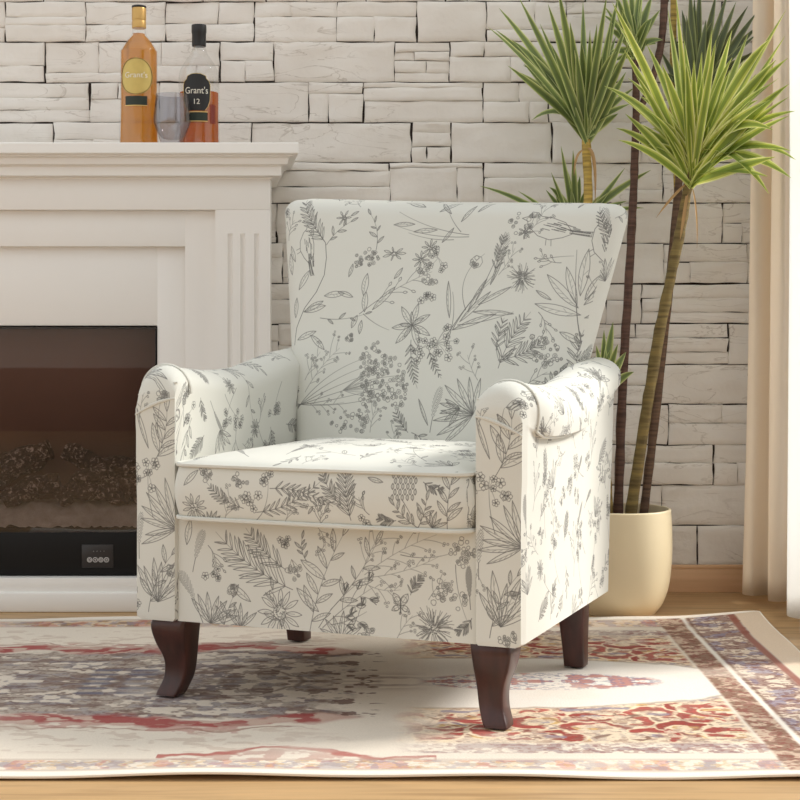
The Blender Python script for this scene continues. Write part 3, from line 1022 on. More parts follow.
for i in range(5):
    for j in range(5):
        c_ = K_(394 + i * 5 + (j % 2) * 2.5, 476 + j * 5.5); leaf((c_[0], c_[1] - .004), PI / 2, .011, .5, False)
stem(K_(404, 500), K_(416, 528), .1); branch(K_(418, 528), K_(396, 505), .1, 7, .022); branch(K_(418, 528), K_(428, 500), -.1, 6, .024); fan(K_(432, 528), 1.2, .03, 5)
fern(K_(424, 482), K_(446, 490), -.2, 8, .014); branch(K_(447, 530), K_(452, 476), .02, 7, .035); spike(K_(468, 525), K_(468, 480), 0, .008)
twig(K_(285, 524), K_(300, 500), .1, 6); leaf(K_(185, 485), .8, .04); twig(K_(225, 520), K_(235, 498), .1, 6); fan(K_(210, 524), 1.4, .03, 5)
save = REG['cush']
REG['cush_top'] = (save[0], save[1] + .125, save[2], save[3] - .125)
scatter('cush_top', 60, .64, .60, .85)
scatter('armR', 75, .72, .60, .8)
scatter('armL', 85, .72, .80, .82)
# arm fronts
for reg, y0_, seedk in (('frontR', 1, 3), ('frontL', 2, 8)):
    use(reg)
    rng = random.Random(seedk)
    fan((.07, .04), 1.4, .09, 7, 1.6, .18); branch((.05, .02), (.10, .13), .15, 6, .04)
    umbel((.10, .10), .012, 10)
    fan((.11, .18), 2.4, .09, 9, 2.4, .16); spike((.03, .12), (.035, .21), .05, .010)
    smallflowers((.05, .28), .035, 9); stem((.06, .20), (.05, .30), .1)
    branch((.06, .30), (.09, .40), -.15, 8, .055); leaf((.05, .33), 1.9, .08, .12)
    umbel((.08, .43), .012, 14); stem((.07, .36), (.08, .43), .1); twig((.03, .38), (.05, .46), .1, 6); branch((.09, .43), (.06, .52), .1, 6, .03)


def fill_blanks(reg, n, x0, x1, y0, y1, k=.8, win=.026):
    """small sprays only where the cloth is still bare"""
    use(reg)
    u0, v0 = REG[reg][:2]
    got = tries = 0
    while got < n and tries < 900:
        tries += 1
        p = (rng.uniform(x0, x1), rng.uniform(y0, y1))
        cx_, cy_, r_ = int((u0 + p[0]) / TEX), int((v0 + p[1]) / TEX), int(win / TEX)
        if ink[max(0, cy_ - r_):cy_ + r_, max(0, cx_ - r_):cx_ + r_].mean() > .022:
            continue
        got += 1
        a = rng.uniform(0, 6.28)
        o_, q = pol(p, a + PI, .03 * k), pol(p, a, .03 * k)
        kind = rng.randrange(6)
        if kind == 0: twig(o_, q, .2, 7, .022)
        elif kind == 1: branch(o_, q, .25, 5, .020)
        elif kind == 2: buds(o_, q, .2, 6, .02, .005)
        elif kind == 3: fern(o_, q, .2, 8, .016)
        elif kind == 4: umbel(p, .016, 12, o_); stem(o_, p, .2)
        else: smallflowers(p, .018, 5)


rng = random.Random(31)
fill_blanks('back', 22, .05, .85, .06, .60)
fill_blanks('rail', 8, .03, .61, .02, .20, .7, .020)
fill_blanks('cush', 8, .03, .61, .01, .10, .6, .018)
fill_blanks('armR', 26, .02, .66, .02, .56, .8, .022)
fill_blanks('armL', 26, .02, .66, .02, .76, .8, .022)
fill_blanks('frontR', 5, .01, .13, .02, .5, .6, .016)
fill_blanks('frontL', 5, .01, .13, .02, .5, .6, .016)
fill_blanks('cush', 16, .02, .62, .14, .70, .8, .022)
rng = random.Random(9)
scatter('backside', 20, .5, .8)

buf = np.ones((AH, AW, 4), np.float32)
buf[..., :3] = ink[..., None]
fimg = bpy.data.images.new('botanical_ink', AW, AH)
fimg.colorspace_settings.name = 'Non-Color'
fimg.pixels.foreach_set(buf.ravel()); fimg.update(); fimg.pack()
m, nt, N, L, b = new_mat('botanical_linen')
uvn = N.new('ShaderNodeUVMap'); ti = N.new('ShaderNodeTexImage'); ti.image = fimg; ti.interpolation = 'Linear'
L.new(uvn.outputs[0], ti.inputs['Vector'])
mx = N.new('ShaderNodeMix'); mx.data_type = 'RGBA'
mx.inputs[6].default_value = srgb(216, 215, 206); mx.inputs[7].default_value = srgb(58, 56, 58)
L.new(ti.outputs['Color'], mx.inputs[0]); L.new(mx.outputs[2], b.inputs['Base Color'])
b.inputs['Roughness'].default_value = .9; b.inputs['Specular IOR Level'].default_value = .15
b.inputs['Sheen Weight'].default_value = .08
tc = N.new('ShaderNodeTexCoord')
wv1 = N.new('ShaderNodeTexNoise'); wv1.inputs['Scale'].default_value = 380; L.new(tc.outputs['Object'], wv1.inputs['Vector'])
wr = N.new('ShaderNodeTexNoise'); wr.inputs['Scale'].default_value = 9; wr.inputs['Detail'].default_value = 2; L.new(tc.outputs['Object'], wr.inputs['Vector'])
bp = N.new('ShaderNodeBump'); bp.inputs['Strength'].default_value = .18; bp.inputs['Distance'].default_value = .0015
L.new(wv1.outputs['Fac'], bp.inputs['Height'])
bp2 = N.new('ShaderNodeBump'); bp2.inputs['Strength'].default_value = .25; bp2.inputs['Distance'].default_value = .01
L.new(wr.outputs['Fac'], bp2.inputs['Height']); L.new(bp.outputs['Normal'], bp2.inputs['Normal'])
L.new(bp2.outputs['Normal'], b.inputs['Normal'])
M_fab = m
M_seam = plain('fabric_piping', srgb(214, 213, 204), .9, bump=.3, bscale=500)


def uvp(reg, u, v):
    u0, v0, w_, h_ = REG[reg]
    return ((u0 + min(max(u, .001), w_ - .001)) / (AW * TEX), (v0 + min(max(v, .001), h_ - .001)) / (AH * TEX))


def box_uv(o, fn):
    """uv from a function of (position, normal) for every face corner"""
    me = o.data
    uvl = me.uv_layers[0].data
    for p in me.polygons:
        for li in p.loop_indices:
            uvl[li].uv = fn(me.vertices[me.loops[li].vertex_index].co, p.normal)


# ---- back rest
def rrect(hw, hd, r, n=7):
    pts = []
    for cx_, cy_, a0 in ((hw - r, hd - r, 0), (-hw + r, hd - r, PI / 2), (-hw + r, -hd + r, PI), (hw - r, -hd + r, 1.5 * PI)):
        for i in range(n + 1):
            a = a0 + PI / 2 * i / n
            pts.append((cx_ + r * math.cos(a), cy_ + r * math.sin(a)))
    return pts


def dense(ring, m_=6):
    """add points along the long straight runs"""
    out = []
    for i, p in enumerate(ring):
        q = ring[(i + 1) % len(ring)]
        out.append(p)
        d = math.hypot(q[0] - p[0], q[1] - p[1])
        k = int(d / .03)
        for j in range(1, k):
            out.append((p[0] + (q[0] - p[0]) * j / k, p[1] + (q[1] - p[1]) * j / k))
    return out


ZT = .985
T2 = .062


def back_ring(z, shrink=0.0, zz=None):
    hw = .300 + .103 * max(0, (z - .45)) / .535
    yc = BA + BS * max(z, .42) + T2
    ring = dense(rrect(.34, .062, .048))
    out = []
    for x, y in ring:
        x = x / .34 * (hw - shrink)
        s_ = x / hw
        x += .004 * max(0, (z - .45) / .5)
        yy = y / .062 * (T2 - shrink)
        if y < 0:
            yy -= .018 * (1 - s_ * s_) * math.sin(PI * min(1, max(0, (z - .30) / .72)))
        out.append((x, yc + yy, (zz if zz is not None else z) - .006 * (1 - s_ * s_) * max(0, (z - .9) / .085) - .017 * s_ * max(0, (z - .5) / .485)))
    return out


rings = [back_ring(.155 + (ZT - .036 - .155) * i / 30) for i in range(31)]
for i in range(1, 8):
    a = PI / 2 * i / 7
    rings.append(back_ring(ZT - .036 + .036 * math.sin(a), .036 * (1 - math.cos(a))))
mb = MB(); mb.grid(rings, True)
tr_ = rings[-1]
n_ = len(tr_)
c_in = [(sum(p[0] for p in tr_) / n_ * .0 + p[0] * .93, (p[1] - (BA + BS * ZT + T2)) * .3 + BA + BS * ZT + T2, p[2] + .003) for p in tr_]
mb.grid([tr_, c_in], True); mb.cap(c_in); mb.cap(rings[0], flip=True)
ob = mb.build('backrest', M_fab, chair, sharp=70, weld=1e-5)


def back_uv(co, n):
    if abs(n.x) > .8:
        return uvp('backside', co.y + .05, co.z - .2)
    if n.y > .35:
        return uvp('back', .45 - co.x, co.z - .40)
    yf = BA + BS * co.z
    return uvp('back', co.x + .45, (co.z - .40) + max(0, co.y - yf - .02))


box_uv(ob, back_uv)

# ---- seat cushion
cz0, cz1 = .345, .452
plan = dense(rrect(.292, .265, .035))
cyc = -.068


def plan_ring(off, z, k=1.0, bow=.006):
    out = []
    for x, y in plan:
        s_ = x / .292
        xx = x * (1 + off / .292) * k; yy = y * (1 + off / .265) * k
        if y < 0:
            yy -= bow * (1 - s_ * s_) * k
        out.append((xx, cyc + yy, z))
    return out


rings = [plan_ring(-.012, cz0), plan_ring(-.004, cz0 + .003), plan_ring(0, cz0 + .010)]
for i in range(1, 7):
    t = i / 7
    rings.append(plan_ring(.006 * math.sin(PI * t), cz0 + .010 + (cz1 - cz0 - .020) * t))
rings += [plan_ring(0, cz1 - .010), plan_ring(-.004, cz1 - .003)]
for i in range(1, 13):
    k = 1 - i / 13
    rings.append(plan_ring(-.004, cz1 + .030 * (1 - k ** 2.6), k))
mb = MB(); mb.grid(rings, True); mb.cap(rings[-1]); mb.cap(rings[0], flip=True)
cu = mb.build('seat_cushion', M_fab, chair, sharp=70)
cu['label'] = 'plump box seat cushion with piped edges'


def cush_uv(co, n):
    if abs(n.x) > .8 and abs(n.z) < .6:
        return uvp('cush', co.y + .4, co.z - .34)
    if n.z > .55:
        return uvp('cush', co.x + .32, .115 + (co.y + .335))
    return uvp('cush', co.x + .32, co.z - .34)


box_uv(cu, cush_uv)
for zz in (cz1 - .004, cz0 + .004):
    pm = MB(); rg = plan_ring(.001, zz); pm.tube(rg + [rg[0]], .0042, 6)
    pm.build('piping', M_seam, cu)

# ---- front rail / seat box
mb = MB()
rail = dense(rrect(.300, .29, .006, 2))
mb.grid([[(x, y - .012, z) for x, y in rail] for z in (.150, .155, .20, .25, .30, .34, .347)], True)
mb.cap([(x, y - .012, .150) for x, y in rail], flip=True); mb.cap([(x, y - .012, .347) for x, y in rail])
ra = mb.build('front_rail', M_fab, chair, sharp=50)
box_uv(ra, lambda co, n: uvp('rail', co.x + .32, co.z - .135))

# ---- arms
AIN, AOUT = .295, .385


def arm_profile(r, zoff):
    """closed (x, z) outline of the right arm at depth r plus running length for the print"""
    t = (r + .31) / .62
    zt = .628 + zoff - .020 * math.sin(PI * min(1, t / .8)) + .028 * max(0, (t - .55) / .45) ** 1.3
    d = r + .31
    if d < .055:
        q = 1 - d / .055
        zt -= .050 * (1 - math.sqrt(max(0, 1 - q * q)))
    rise = min(1, d / .09); rise = rise * rise * (3 - 2 * rise)
    lobe = rise * (1 - .35 * min(1, max(0, (r - .02) / .2)))
    ov = .026 * lobe
    zh = .515 + .02 * (1 - rise) + .05 * max(0, (r - .05) / .2) ** 1.5 - .012 * math.sin(PI * min(1, max(0, d / .42)))
    lip = .010 * lobe * max(0, 1 - max(0, (r - .02) / .14))
    cx_ = (AIN - .004 + AOUT + ov) / 2; a_ = (AOUT + ov - AIN + .004) / 2
    b_ = min(.055, (zt - zh) * .62); cz_ = zt - b_
    pts = [(AOUT - .010, .150), (AOUT, .156), (AOUT, .22), (AOUT, .30), (AOUT, .38), (AOUT + .002, .44), (AOUT + .002, zh - .030), (AOUT + .003, zh - .012), (AOUT + .003, zh - .002), (AOUT + .003 + lip, zh + .001)]
    a0 = math.atan2(zh + .006 - cz_, a_)
    a0 = max(-1.1, a0)
    for i in range(19):
        an = a0 + (PI - a0) * i / 18
        x = cx_ + a_ * math.cos(an); z = cz_ + b_ * math.sin(an)
        if an < 0:
            x = cx_ + a_ * (math.cos(an) ** .6) ; z = cz_ + (zh + .004 - cz_) * (math.sin(an) / math.sin(a0))
            x = max(x, AOUT + .003 + lip * .9)
        pts.append((x, z))
    pts += [(AIN - .003, cz_ - .04), (AIN, cz_ - .10), (AIN, .40), (AIN, .30), (AIN, .156), (AIN + .008, .150)]
    return pts


def make_arm(sg, zoff):
    reg = 'armR' if sg > 0 else 'armL'
    rs = [-.31, -.305, -.297, -.288, -.278, -.268, -.258, -.245] + [-.23 + .02 * i for i in range(27)]
    rows, uvs = [], []
    for r in rs:
        pr = arm_profile(r, zoff)
        s_ = 0; row = []; ur = []
        for i, (x, z) in enumerate(pr):
            if i:
                s_ += math.hypot(x - pr[i - 1][0], z - pr[i - 1][1])
            rr = r
            if r > .1:
                rr = r + ((r - .1) / .19) * .045 * max(0, (z - .15)) / .47
            if r <= -.305 and z > .5:
                rr = r
            # softened front edge
            ins = 0
            if r < -.303:
                ins = .004
            xx = min(max(x, AIN + ins), 9) if x < .34 else (x - ins if x > .34 else x)
            row.append((sg * xx, rr, z))
            # print: outer face first for the right arm; inner face first for the left
            v = s_ if sg > 0 else s_ - .12
            ur.append(uvp(reg, r + .33, v))
        rows.append(row); uvs.append(ur)
    mb = MB()
    n = len(rows[0])
    # wrap the ring: repeat the first point
    rows2 = [r + [r[0]] for r in rows]
    uv2 = [u + [u[-1]] for u in uvs]
    mb.grid(rows2, uvrows=uv2, flip=sg < 0)
    fr_reg = 'frontR' if sg > 0 else 'frontL'
    # front face
    c0 = rows[0]
    cc = (sg * .34, -.311, .40)
    cin = [(p[0] + (cc[0] - p[0]) * .12, -.3115, p[2] + (.4 - p[2]) * .02) for p in c0]
    fu = lambda p: uvp(fr_reg, sg * 0 + (p[0] - (sg * .34)) + .065, p[2] - .145)
    mb.grid([c0 + [c0[0]], cin + [cin[0]]], uvrows=[[fu(p) for p in c0 + [c0[0]]], [fu(p) for p in cin + [cin[0]]]])
    k = len(cin)
    zlo = cin
    fs = []; us = []
    # fan strips between inner and outer runs of the outline
    lo, hi = 0, k - 1
    vs = list(cin)
    while hi - lo > 1:
        if hi - lo == 2:
            f = [lo, lo + 1, hi]; fs.append(f); us.append([fu(vs[i]) for i in f]); break
        # advance the side that is lower
        if vs[lo + 1][2] <= vs[hi - 1][2]:
            f = [lo, lo + 1, hi]; lo += 1
        else:
            f = [lo, hi - 1, hi]; hi -= 1
        fs.append(f); us.append([fu(vs[i]) for i in f])
    mb.add(vs, fs, 0, us)
    mb.cap(rows[-1])
    o = mb.build('arm', M_fab, chair, sharp=55, weld=1e-5)
    # welt over the arm and along the under edge of the roll
    w_ = MB()
    pr = arm_profile(-.262, zoff)
    pts = [(sg * (x + (.001 if x > .34 else -.001)), -.262 - .0 * i, z + .001) for i, (x, z) in enumerate(pr[9:29])][::-1]
    for r in [-.25 + .02 * i for i in range(19)]:
        q = arm_profile(r, zoff)[9]
        pts.append((sg * (q[0] + .001), r, q[1]))
    w_.tube(pts, .0026, 6)
    w_.build('piping', M_seam, o)
    # two soft pleats across the top of the front
    for (zA, zB, rr) in ((.560 + zoff, .528 + zoff, -.3105), (.590 + zoff, .565 + zoff, -.300)):
        pl = MB()
        cv = [(sg * (AIN + .003 + (AOUT - AIN - .004) * i / 10), rr - .0015 * math.sin(PI * i / 10), (zA if True else 0) + (zB - zA) * (i / 10) ** 1.6) for i in range(11)]
        pl.tube(cv, [.0012 + .0022 * math.sin(PI * (i + 1) / 12) for i in range(11)], 6)
        pl.build('pleat', M_seam, o)
    return o


make_arm(1, -.012)
make_arm(-1, .010)

# ---- legs
m, nt, N, L, b = new_mat('dark_walnut')
tc = N.new('ShaderNodeTexCoord'); mp = N.new('ShaderNodeMapping'); mp.inputs['Scale'].default_value = (40, 40, 6)
L.new(tc.outputs['Object'], mp.inputs['Vector'])
n1 = N.new('ShaderNodeTexNoise'); n1.inputs['Scale'].default_value = 1; n1.inputs['Detail'].default_value = 6
L.new(mp.outputs['Vector'], n1.inputs['Vector'])
r1 = ramp(N, [(.3, srgb(48, 26, 21)), (.7, srgb(76, 40, 32))]); L.new(n1.outputs['Fac'], r1.inputs['Fac'])
L.new(r1.outputs['Color'], b.inputs['Base Color']); b.inputs['Roughness'].default_value = .32
M_walnut = m
M_glide = plain('glide', srgb(40, 34, 32), .6)


def leg(path, name='leg'):
    """path: (x, y, z, half width) stations; squared section with eased edges"""
    rows = []
    P3 = crom([(p[0], p[1], p[2]) for p in path], 6)
    hw = crom([(p[3], 0, 0) for p in path], 6)
    for p, h in zip(P3, hw):
        rows.append([(p.x + x, p.y + y, p.z) for x, y in rrect(h.x, h.x, h.x * .22, 3)])
    mb = MB(); mb.grid(rows, True); mb.cap(rows[0], flip=True); mb.cap(rows[-1])
    o = mb.build(name, M_walnut, chair, sharp=50, weld=1e-5)
    g = MB(); q = path[-1]; g.lathe([(.012, -.0045), (.013, 0), (.012, .003)], 16, (q[0], q[1], .0045))
    g.build('glide', M_glide, o)
    return o


for sx in (-1, 1):
    leg([(sx * .318, -.262, .156, .036), (sx * .322, -.266, .135, .0365), (sx * .320, -.264, .105, .032), (sx * .315, -.259, .070, .0245), (sx * .317, -.261, .038, .0225), (sx * .326, -.270, .012, .0225), (sx * .329, -.273, .004, .0215)])
    e_ = .035 if sx < 0 else 0
    leg([(sx * .325, .235 + e_, .156, .029), (sx * .325, .242 + e_, .10, .026), (sx * .325, .252 + e_, .04, .0225), (sx * .325, .258 + e_, .004, .021)])

# ================================================================== fireplace surround
FY = 3.88
FX0, FX1 = -1.648, -.324
FC = (FX0 + FX1) / 2
M_white = plain('satin_white_paint', srgb(238, 235, 230), .45, var=.01)
fp = thing('fireplace_surround', 'white painted fireplace surround with fluted pilaster and stepped mantel against the stone wall', 'fireplace', (FC, 4.0, 0))
ox, oy = FC, 4.0


def fpart(name, boxes, mat=M_white, sharp=30):
    mb = MB()
    for bx in boxes:
        x0, x1, y0, y1, z0, z1 = bx[:6]
        mb.box(x0 - ox, x1 - ox, y0 - oy, y1 - oy, z0, z1, bx[6] if len(bx) > 6 else .0015)
    return mb.build(name, mat, fp, sharp=sharp)


BK = WY - .013
# mantel: slab, cove, bands
mt = MB()
prof = [(.0, 1.0795), (.004, 1.0795), (.004, 1.083), (.018, 1.086), (.030, 1.0865), (.030, 1.108), (.034, 1.111), (.046, 1.113), (.048, 1.118), (.048, 1.127), (.052, 1.130), (.060, 1.131), (.060, 1.1335), (.074, 1.136), (.076, 1.138), (.076, 1.161), (.074, 1.163)]
rows = []
for o_, z in prof:
    rows.append([(FX0 + .036 - o_ * .9 - ox, BK - oy, z), (FX0 - o_ - ox, FY - o_ - oy, z), (FX1 + o_ - ox, FY - o_ - oy, z), (FX1 - .036 + o_ * .9 - ox, BK - oy, z)])
mt.grid(rows, True); mt.cap(rows[-1]); mt.cap(rows[0], flip=True)
mt.build('mantel_shelf', M_white, fp, sharp=25)
fpart('frieze', [(FX0, FX1, FY, FY + .042, 1.004, 1.0805), (FX0 + .027, FX1 - .027, FY + .041, BK, 1.004, 1.0805)])
PW = .137


def pilaster(x0, x1):
    mb = MB()
    z0, z1, z2 = .084, .945, 1.004
    y0 = FY + .001
    gw = .0065
    cs = [x0 + (x1 - x0) * f for f in (.27, .50, .75)]
    sect = [(x0, y0)]
    for c in cs:
        for i in range(9):
            a = PI * i / 8
            sect.append((c - gw * math.cos(a), y0 + .0065 * math.sin(a)))
    sect.append((x1, y0))
    flat = [(x, y0) for x, y in sect]
    tops = []
    rows = []
    for z in (z0, .3, .6, z1 - .012):
        rows.append([(x - ox, y - oy, z) for x, y in sect])
    rows.append([(x - ox, (y * .6 + y0 * .4) - oy, z1 - .004) for x, y in sect])
    rows.append([(x - ox, y - oy, z1) for x, y in flat])
    rows.append([(x - ox, y - oy, z2) for x, y in flat])
    mb.grid(rows)
    yb = FY + .042
    a = [r[0] for r in rows]; b_ = [r[-1] for r in rows]
    mb.grid([a, [(p[0], yb - oy, p[2]) for p in a]]); mb.grid([b_, [(p[0], yb - oy, p[2]) for p in b_]])
    return mb.build('pilaster', M_white, fp, sharp=30)


pilaster(FX1 - PW, FX1); pilaster(FX0, FX0 + PW)
IX0, IX1 = 2 * FC + .615, -.615
FI = .538
fpart('frame', [(FX1 - PW - .001, -FI, FY + .024, FY + .07, .084, 1.004), (2 * FC + FI, FX0 + PW + .001, FY + .024, FY + .07, .084, 1.004), (2 * FC + FI, -FI, FY + .024, FY + .07, .914, 1.004)])
fpart('inner_panel', [(IX1 + .002, -FI + .002, FY + .046, FY + .07, .084, .916), (2 * FC + FI - .002, IX0 - .002, FY + .046, FY + .07, .084, .916), (IX0 - .003, IX1 + .003, FY + .046, FY + .07, .715, .916)])
fpart('side_panel', [(FX1 - .045, FX1 - .027, FY + .04, BK, 0.0, 1.004)]); fpart('side_panel', [(FX0 + .027, FX0 + .045, FY + .04, BK, 0.0, 1.004)])
fpart('plinth', [(FX0, FX1, FY + .006, FY + .042, .046, .084), (FX0, FX1, FY - .006, FY + .042, .0, .050, .006)])

# ---- electric insert
eb = thing('electric_fireplace', 'black electric fireplace insert with fake logs behind glass, set in the white surround', 'fireplace insert', (FC, 4.0, .085))
M_black = plain('black_enamel', srgb(17, 15, 14), .45, spec=.25)
M_fire = plain('firebox_brown', srgb(126, 98, 86), .6, var=.15, vscale=3)
zb, zt = .085, .7115
gy = FY + .042


def epart(name, boxes, mat, bev=.001, parent=None):
    mb = MB()
    for x0, x1, y0, y1, z0, z1 in boxes:
        mb.box(x0 - FC, x1 - FC, y0 - 4.0, y1 - 4.0, z0 - zb, z1 - zb, bev)
    return mb.build(name, mat, parent or eb, sharp=30)


epart('housing', [(IX0, IX1, gy + .20, gy + .215, zb, zt), (IX0, IX0 + .004, gy + .007, gy + .2, zb, zt), (IX1 - .004, IX1, gy + .007, gy + .2, zb, zt), (IX0, IX1, gy + .007, gy + .2, zt - .004, zt)], M_black)
epart('back_panel', [(IX0 + .005, IX1 - .005, gy + .19, gy + .199, .19, zt - .005)], M_fire)
ctl = epart('control_fascia', [(IX0, IX1, gy - .001, gy + .10, zb, .194)], M_black)
m, nt, N, L, b = new_mat('smoked_glass')
N.remove(b)
tr = N.new('ShaderNodeBsdfTransparent'); tr.inputs['Color'].default_value = (.80, .76, .74, 1)
gl = N.new('ShaderNodeBsdfGlossy'); gl.inputs['Roughness'].default_value = .015
fr = N.new('ShaderNodeFresnel'); fr.inputs['IOR'].default_value = 1.5
ms = N.new('ShaderNodeMixShader'); L.new(fr.outputs[0], ms.inputs[0]); L.new(tr.outputs[0], ms.inputs[1]); L.new(gl.outputs[0], ms.inputs[2])
L.new(ms.outputs[0], N['Material Output'].inputs['Surface'])
M_smoke = m
epart('glass_front', [(IX0 + .001, IX1 - .001, gy, gy + .004, .194, zt)], M_smoke, 0)
M_ash = plain('ash_bed', srgb(222, 210, 204), .9, bump=1.0, bscale=60, var=.45, vscale=45)
mb = MB()
rows = []
for j in range(13):
    y = gy + .02 + .165 * j / 12
    rows.append([(IX0 + .006 + (IX1 - IX0 - .012) * i / 100 - FC, y - 4.0, .205 - zb + .052 * min(1, j / 4) + .010 * noise.noise(Vector((i * .23, j * .55, 2))) + .006 * noise.noise(Vector((i * .7, j * 1.6, 7)))) for i in range(101)])
mb.grid(rows)
mb.build('ember_bed', M_ash, eb, sharp=60)
m, nt, N, L, b = new_mat('charred_log')
tc = N.new('ShaderNodeTexCoord'); n1 = N.new('ShaderNodeTexNoise'); n1.inputs['Scale'].default_value = 75; n1.inputs['Detail'].default_value = 8; n1.inputs['Distortion'].default_value = 1.5
L.new(tc.outputs['Object'], n1.inputs['Vector'])
r1 = ramp(N, [(.42, srgb(58, 45, 41)), (.56, srgb(96, 80, 74)), (.67, srgb(222, 208, 200))]); L.new(n1.outputs['Fac'], r1.inputs['Fac'])
L.new(r1.outputs['Color'], b.inputs['Base Color']); b.inputs['Roughness'].default_value = .8
bp = N.new('ShaderNodeBump'); bp.inputs['Strength'].default_value = .9; bp.inputs['Distance'].default_value = .006
L.new(n1.outputs['Fac'], bp.inputs['Height']); L.new(bp.outputs['Normal'], b.inputs['Normal'])
M_log = m


def E(px, py, d):
    p = P(px, py, gy + d)
    return Vector((p.x - FC, p.y - 4.0, p.z - zb))


for pa, pb, da, dbb, ra in (((-62, 492), (50, 450), .13, .12, .030), ((-10, 480), (44, 454), .10, .13, .030), ((4, 500), (60, 482), .06, .08, .028), ((66, 450), (112, 480), .13, .10, .026), ((58, 500), (108, 470), .07, .09, .024),
                            ((72, 492), (130, 498), .05, .06, .022), ((104, 466), (150, 476), .12, .11, .026), ((98, 486), (160, 500), .09, .07, .028), ((-130, 470), (-60, 486), .12, .09, .03), ((-180, 490), (-90, 496), .06, .07, .028)):
    A, B2 = E(*pa, da), E(*pb, dbb)
    mb = MB()
    mid_ = (A + B2) / 2 + Vector((0, 0, .008))
    mb.tube(crom([A, mid_, B2], 9), [ra * (.75 + .3 * math.sin(PI * (.15 + .7 * i / 18))) for i in range(19)], 14, wob=.45)
    mb.build('log', M_log, eb, sharp=60)
ld = bpy.data.lights.new('firebox_fill', 'AREA'); ld.shape = 'RECTANGLE'; ld.size = .66; ld.size_y = .03; ld.energy = .2; ld.color = (1.0, .85, .74)  # added fill light under the insert's top, brightens logs and back panel
lo = bpy.data.objects.new('firebox_fill', ld); COL.objects.link(lo); lo.parent = eb
lo.location = (0, gy + .05 - 4.0, zt - zb - .012); lo.rotation_euler = (math.radians(25), 0, 0)
# control panel
M_ctl = plain('control_panel_black', srgb(38, 34, 33), .3)
M_mark = plain('print_white', srgb(205, 200, 196), .6)
cp = epart('control_panel', [((82 - 400) * gy / F, (113.5 - 400) * gy / F, gy - .003, gy, HC + (HY - 567.5) * gy / F, HC + (HY - 544.5) * gy / F)], M_ctl)
for i in range(4):
    c = E(89.6 + 5.6 * i, 559.8, -.0034)
    mb = MB()
    ring = [(c.x + .0056 * math.cos(2 * PI * k / 20), c.y, c.z + .0056 * math.sin(2 * PI * k / 20)) for k in range(21)]
    mb.tube(ring, .0009, 6, caps=False)
    if i == 0:
        mb.tube([(c.x, c.y, c.z + .001), (c.x, c.y, c.z + .004)], .0008, 6); mb.tube([(c.x + .0028 * math.cos(a), c.y, c.z + .0028 * math.sin(a)) for a in [2.2 + 5.0 * k / 12 for k in range(13)]], .0007, 6)
    elif i == 1:
        mb.tube([(c.x - .0025, c.y, c.z), (c.x + .0025, c.y, c.z)], .0008, 6); mb.tube([(c.x, c.y, c.z - .0025), (c.x, c.y, c.z + .0025)], .0008, 6)
    elif i == 2:
        mb.tube([(c.x + .0028 * math.cos(a), c.y, c.z + .0028 * math.sin(a)) for a in [2 * PI * k / 12 for k in range(13)]], .0007, 6); mb.tube([(c.x, c.y, c.z), (c.x, c.y, c.z + .0026)], .0006, 6)
    else:
        for k in (-1, 0, 1):
            mb.tube([(c.x - .0025, c.y, c.z + k * .0018), (c.x, c.y, c.z + k * .0018 + .0008), (c.x + .0025, c.y, c.z + k * .0018)], .0005, 6)
    bt = mb.build('button', M_mark, cp)
for i in range(4):
    c = E(93.5 + 3.5 * i, 551.2, -.0034)
    mb = MB(); mb.lathe([(.0, -.0009), (.0009 if i != 1 else .0013, 0), (.0, .0009)], 8, (c.x, c.y, c.z), close=False)
    mb.build('indicator', M_mark, cp)

# ================================================================== bottles and glass
MZ = 1.163
m, nt, N, L, b = new_mat('clear_glass')
N.remove(b)
tr = N.new('ShaderNodeBsdfTransparent'); tr.inputs['Color'].default_value = (.965, .965, .96, 1)
gl = N.new('ShaderNodeBsdfGlossy'); gl.inputs['Roughness'].default_value = .02
lw = N.new('ShaderNodeLayerWeight'); lw.inputs['Blend'].default_value = .28
rr_ = ramp(N, [(0, (.08, .08, .08, 1)), (.55, (.14, .14, .14, 1)), (1, (.6, .6, .6, 1))]); L.new(lw.outputs['Facing'], rr_.inputs['Fac'])
ms = N.new('ShaderNodeMixShader'); L.new(rr_.outputs[0], ms.inputs[0]); L.new(tr.outputs[0], ms.inputs[1]); L.new(gl.outputs[0], ms.inputs[2])
L.new(ms.outputs[0], N['Material Output'].inputs['Surface'])
M_glass = m


def liquid(name, col):
    m, nt, N, L, b = new_mat(name)
    b.inputs['Base Color'].default_value = col
    b.inputs['Roughness'].default_value = .12
    tp = N.new('ShaderNodeBsdfTransparent'); tp.inputs['Color'].default_value = tuple(c ** .8 for c in col[:3]) + (1,)
    tl = N.new('ShaderNodeBsdfTranslucent'); tl.inputs['Color'].default_value = col
    m1 = N.new('ShaderNodeMixShader'); m1.inputs[0].default_value = .4
    L.new(b.outputs[0], m1.inputs[1]); L.new(tl.outputs[0], m1.inputs[2])
    m2 = N.new('ShaderNodeMixShader'); m2.inputs[0].default_value = .62
    L.new(m1.outputs[0], m2.inputs[1]); L.new(tp.outputs[0], m2.inputs[2]); L.new(m2.outputs[0], N['Material Output'].inputs['Surface'])
    return m


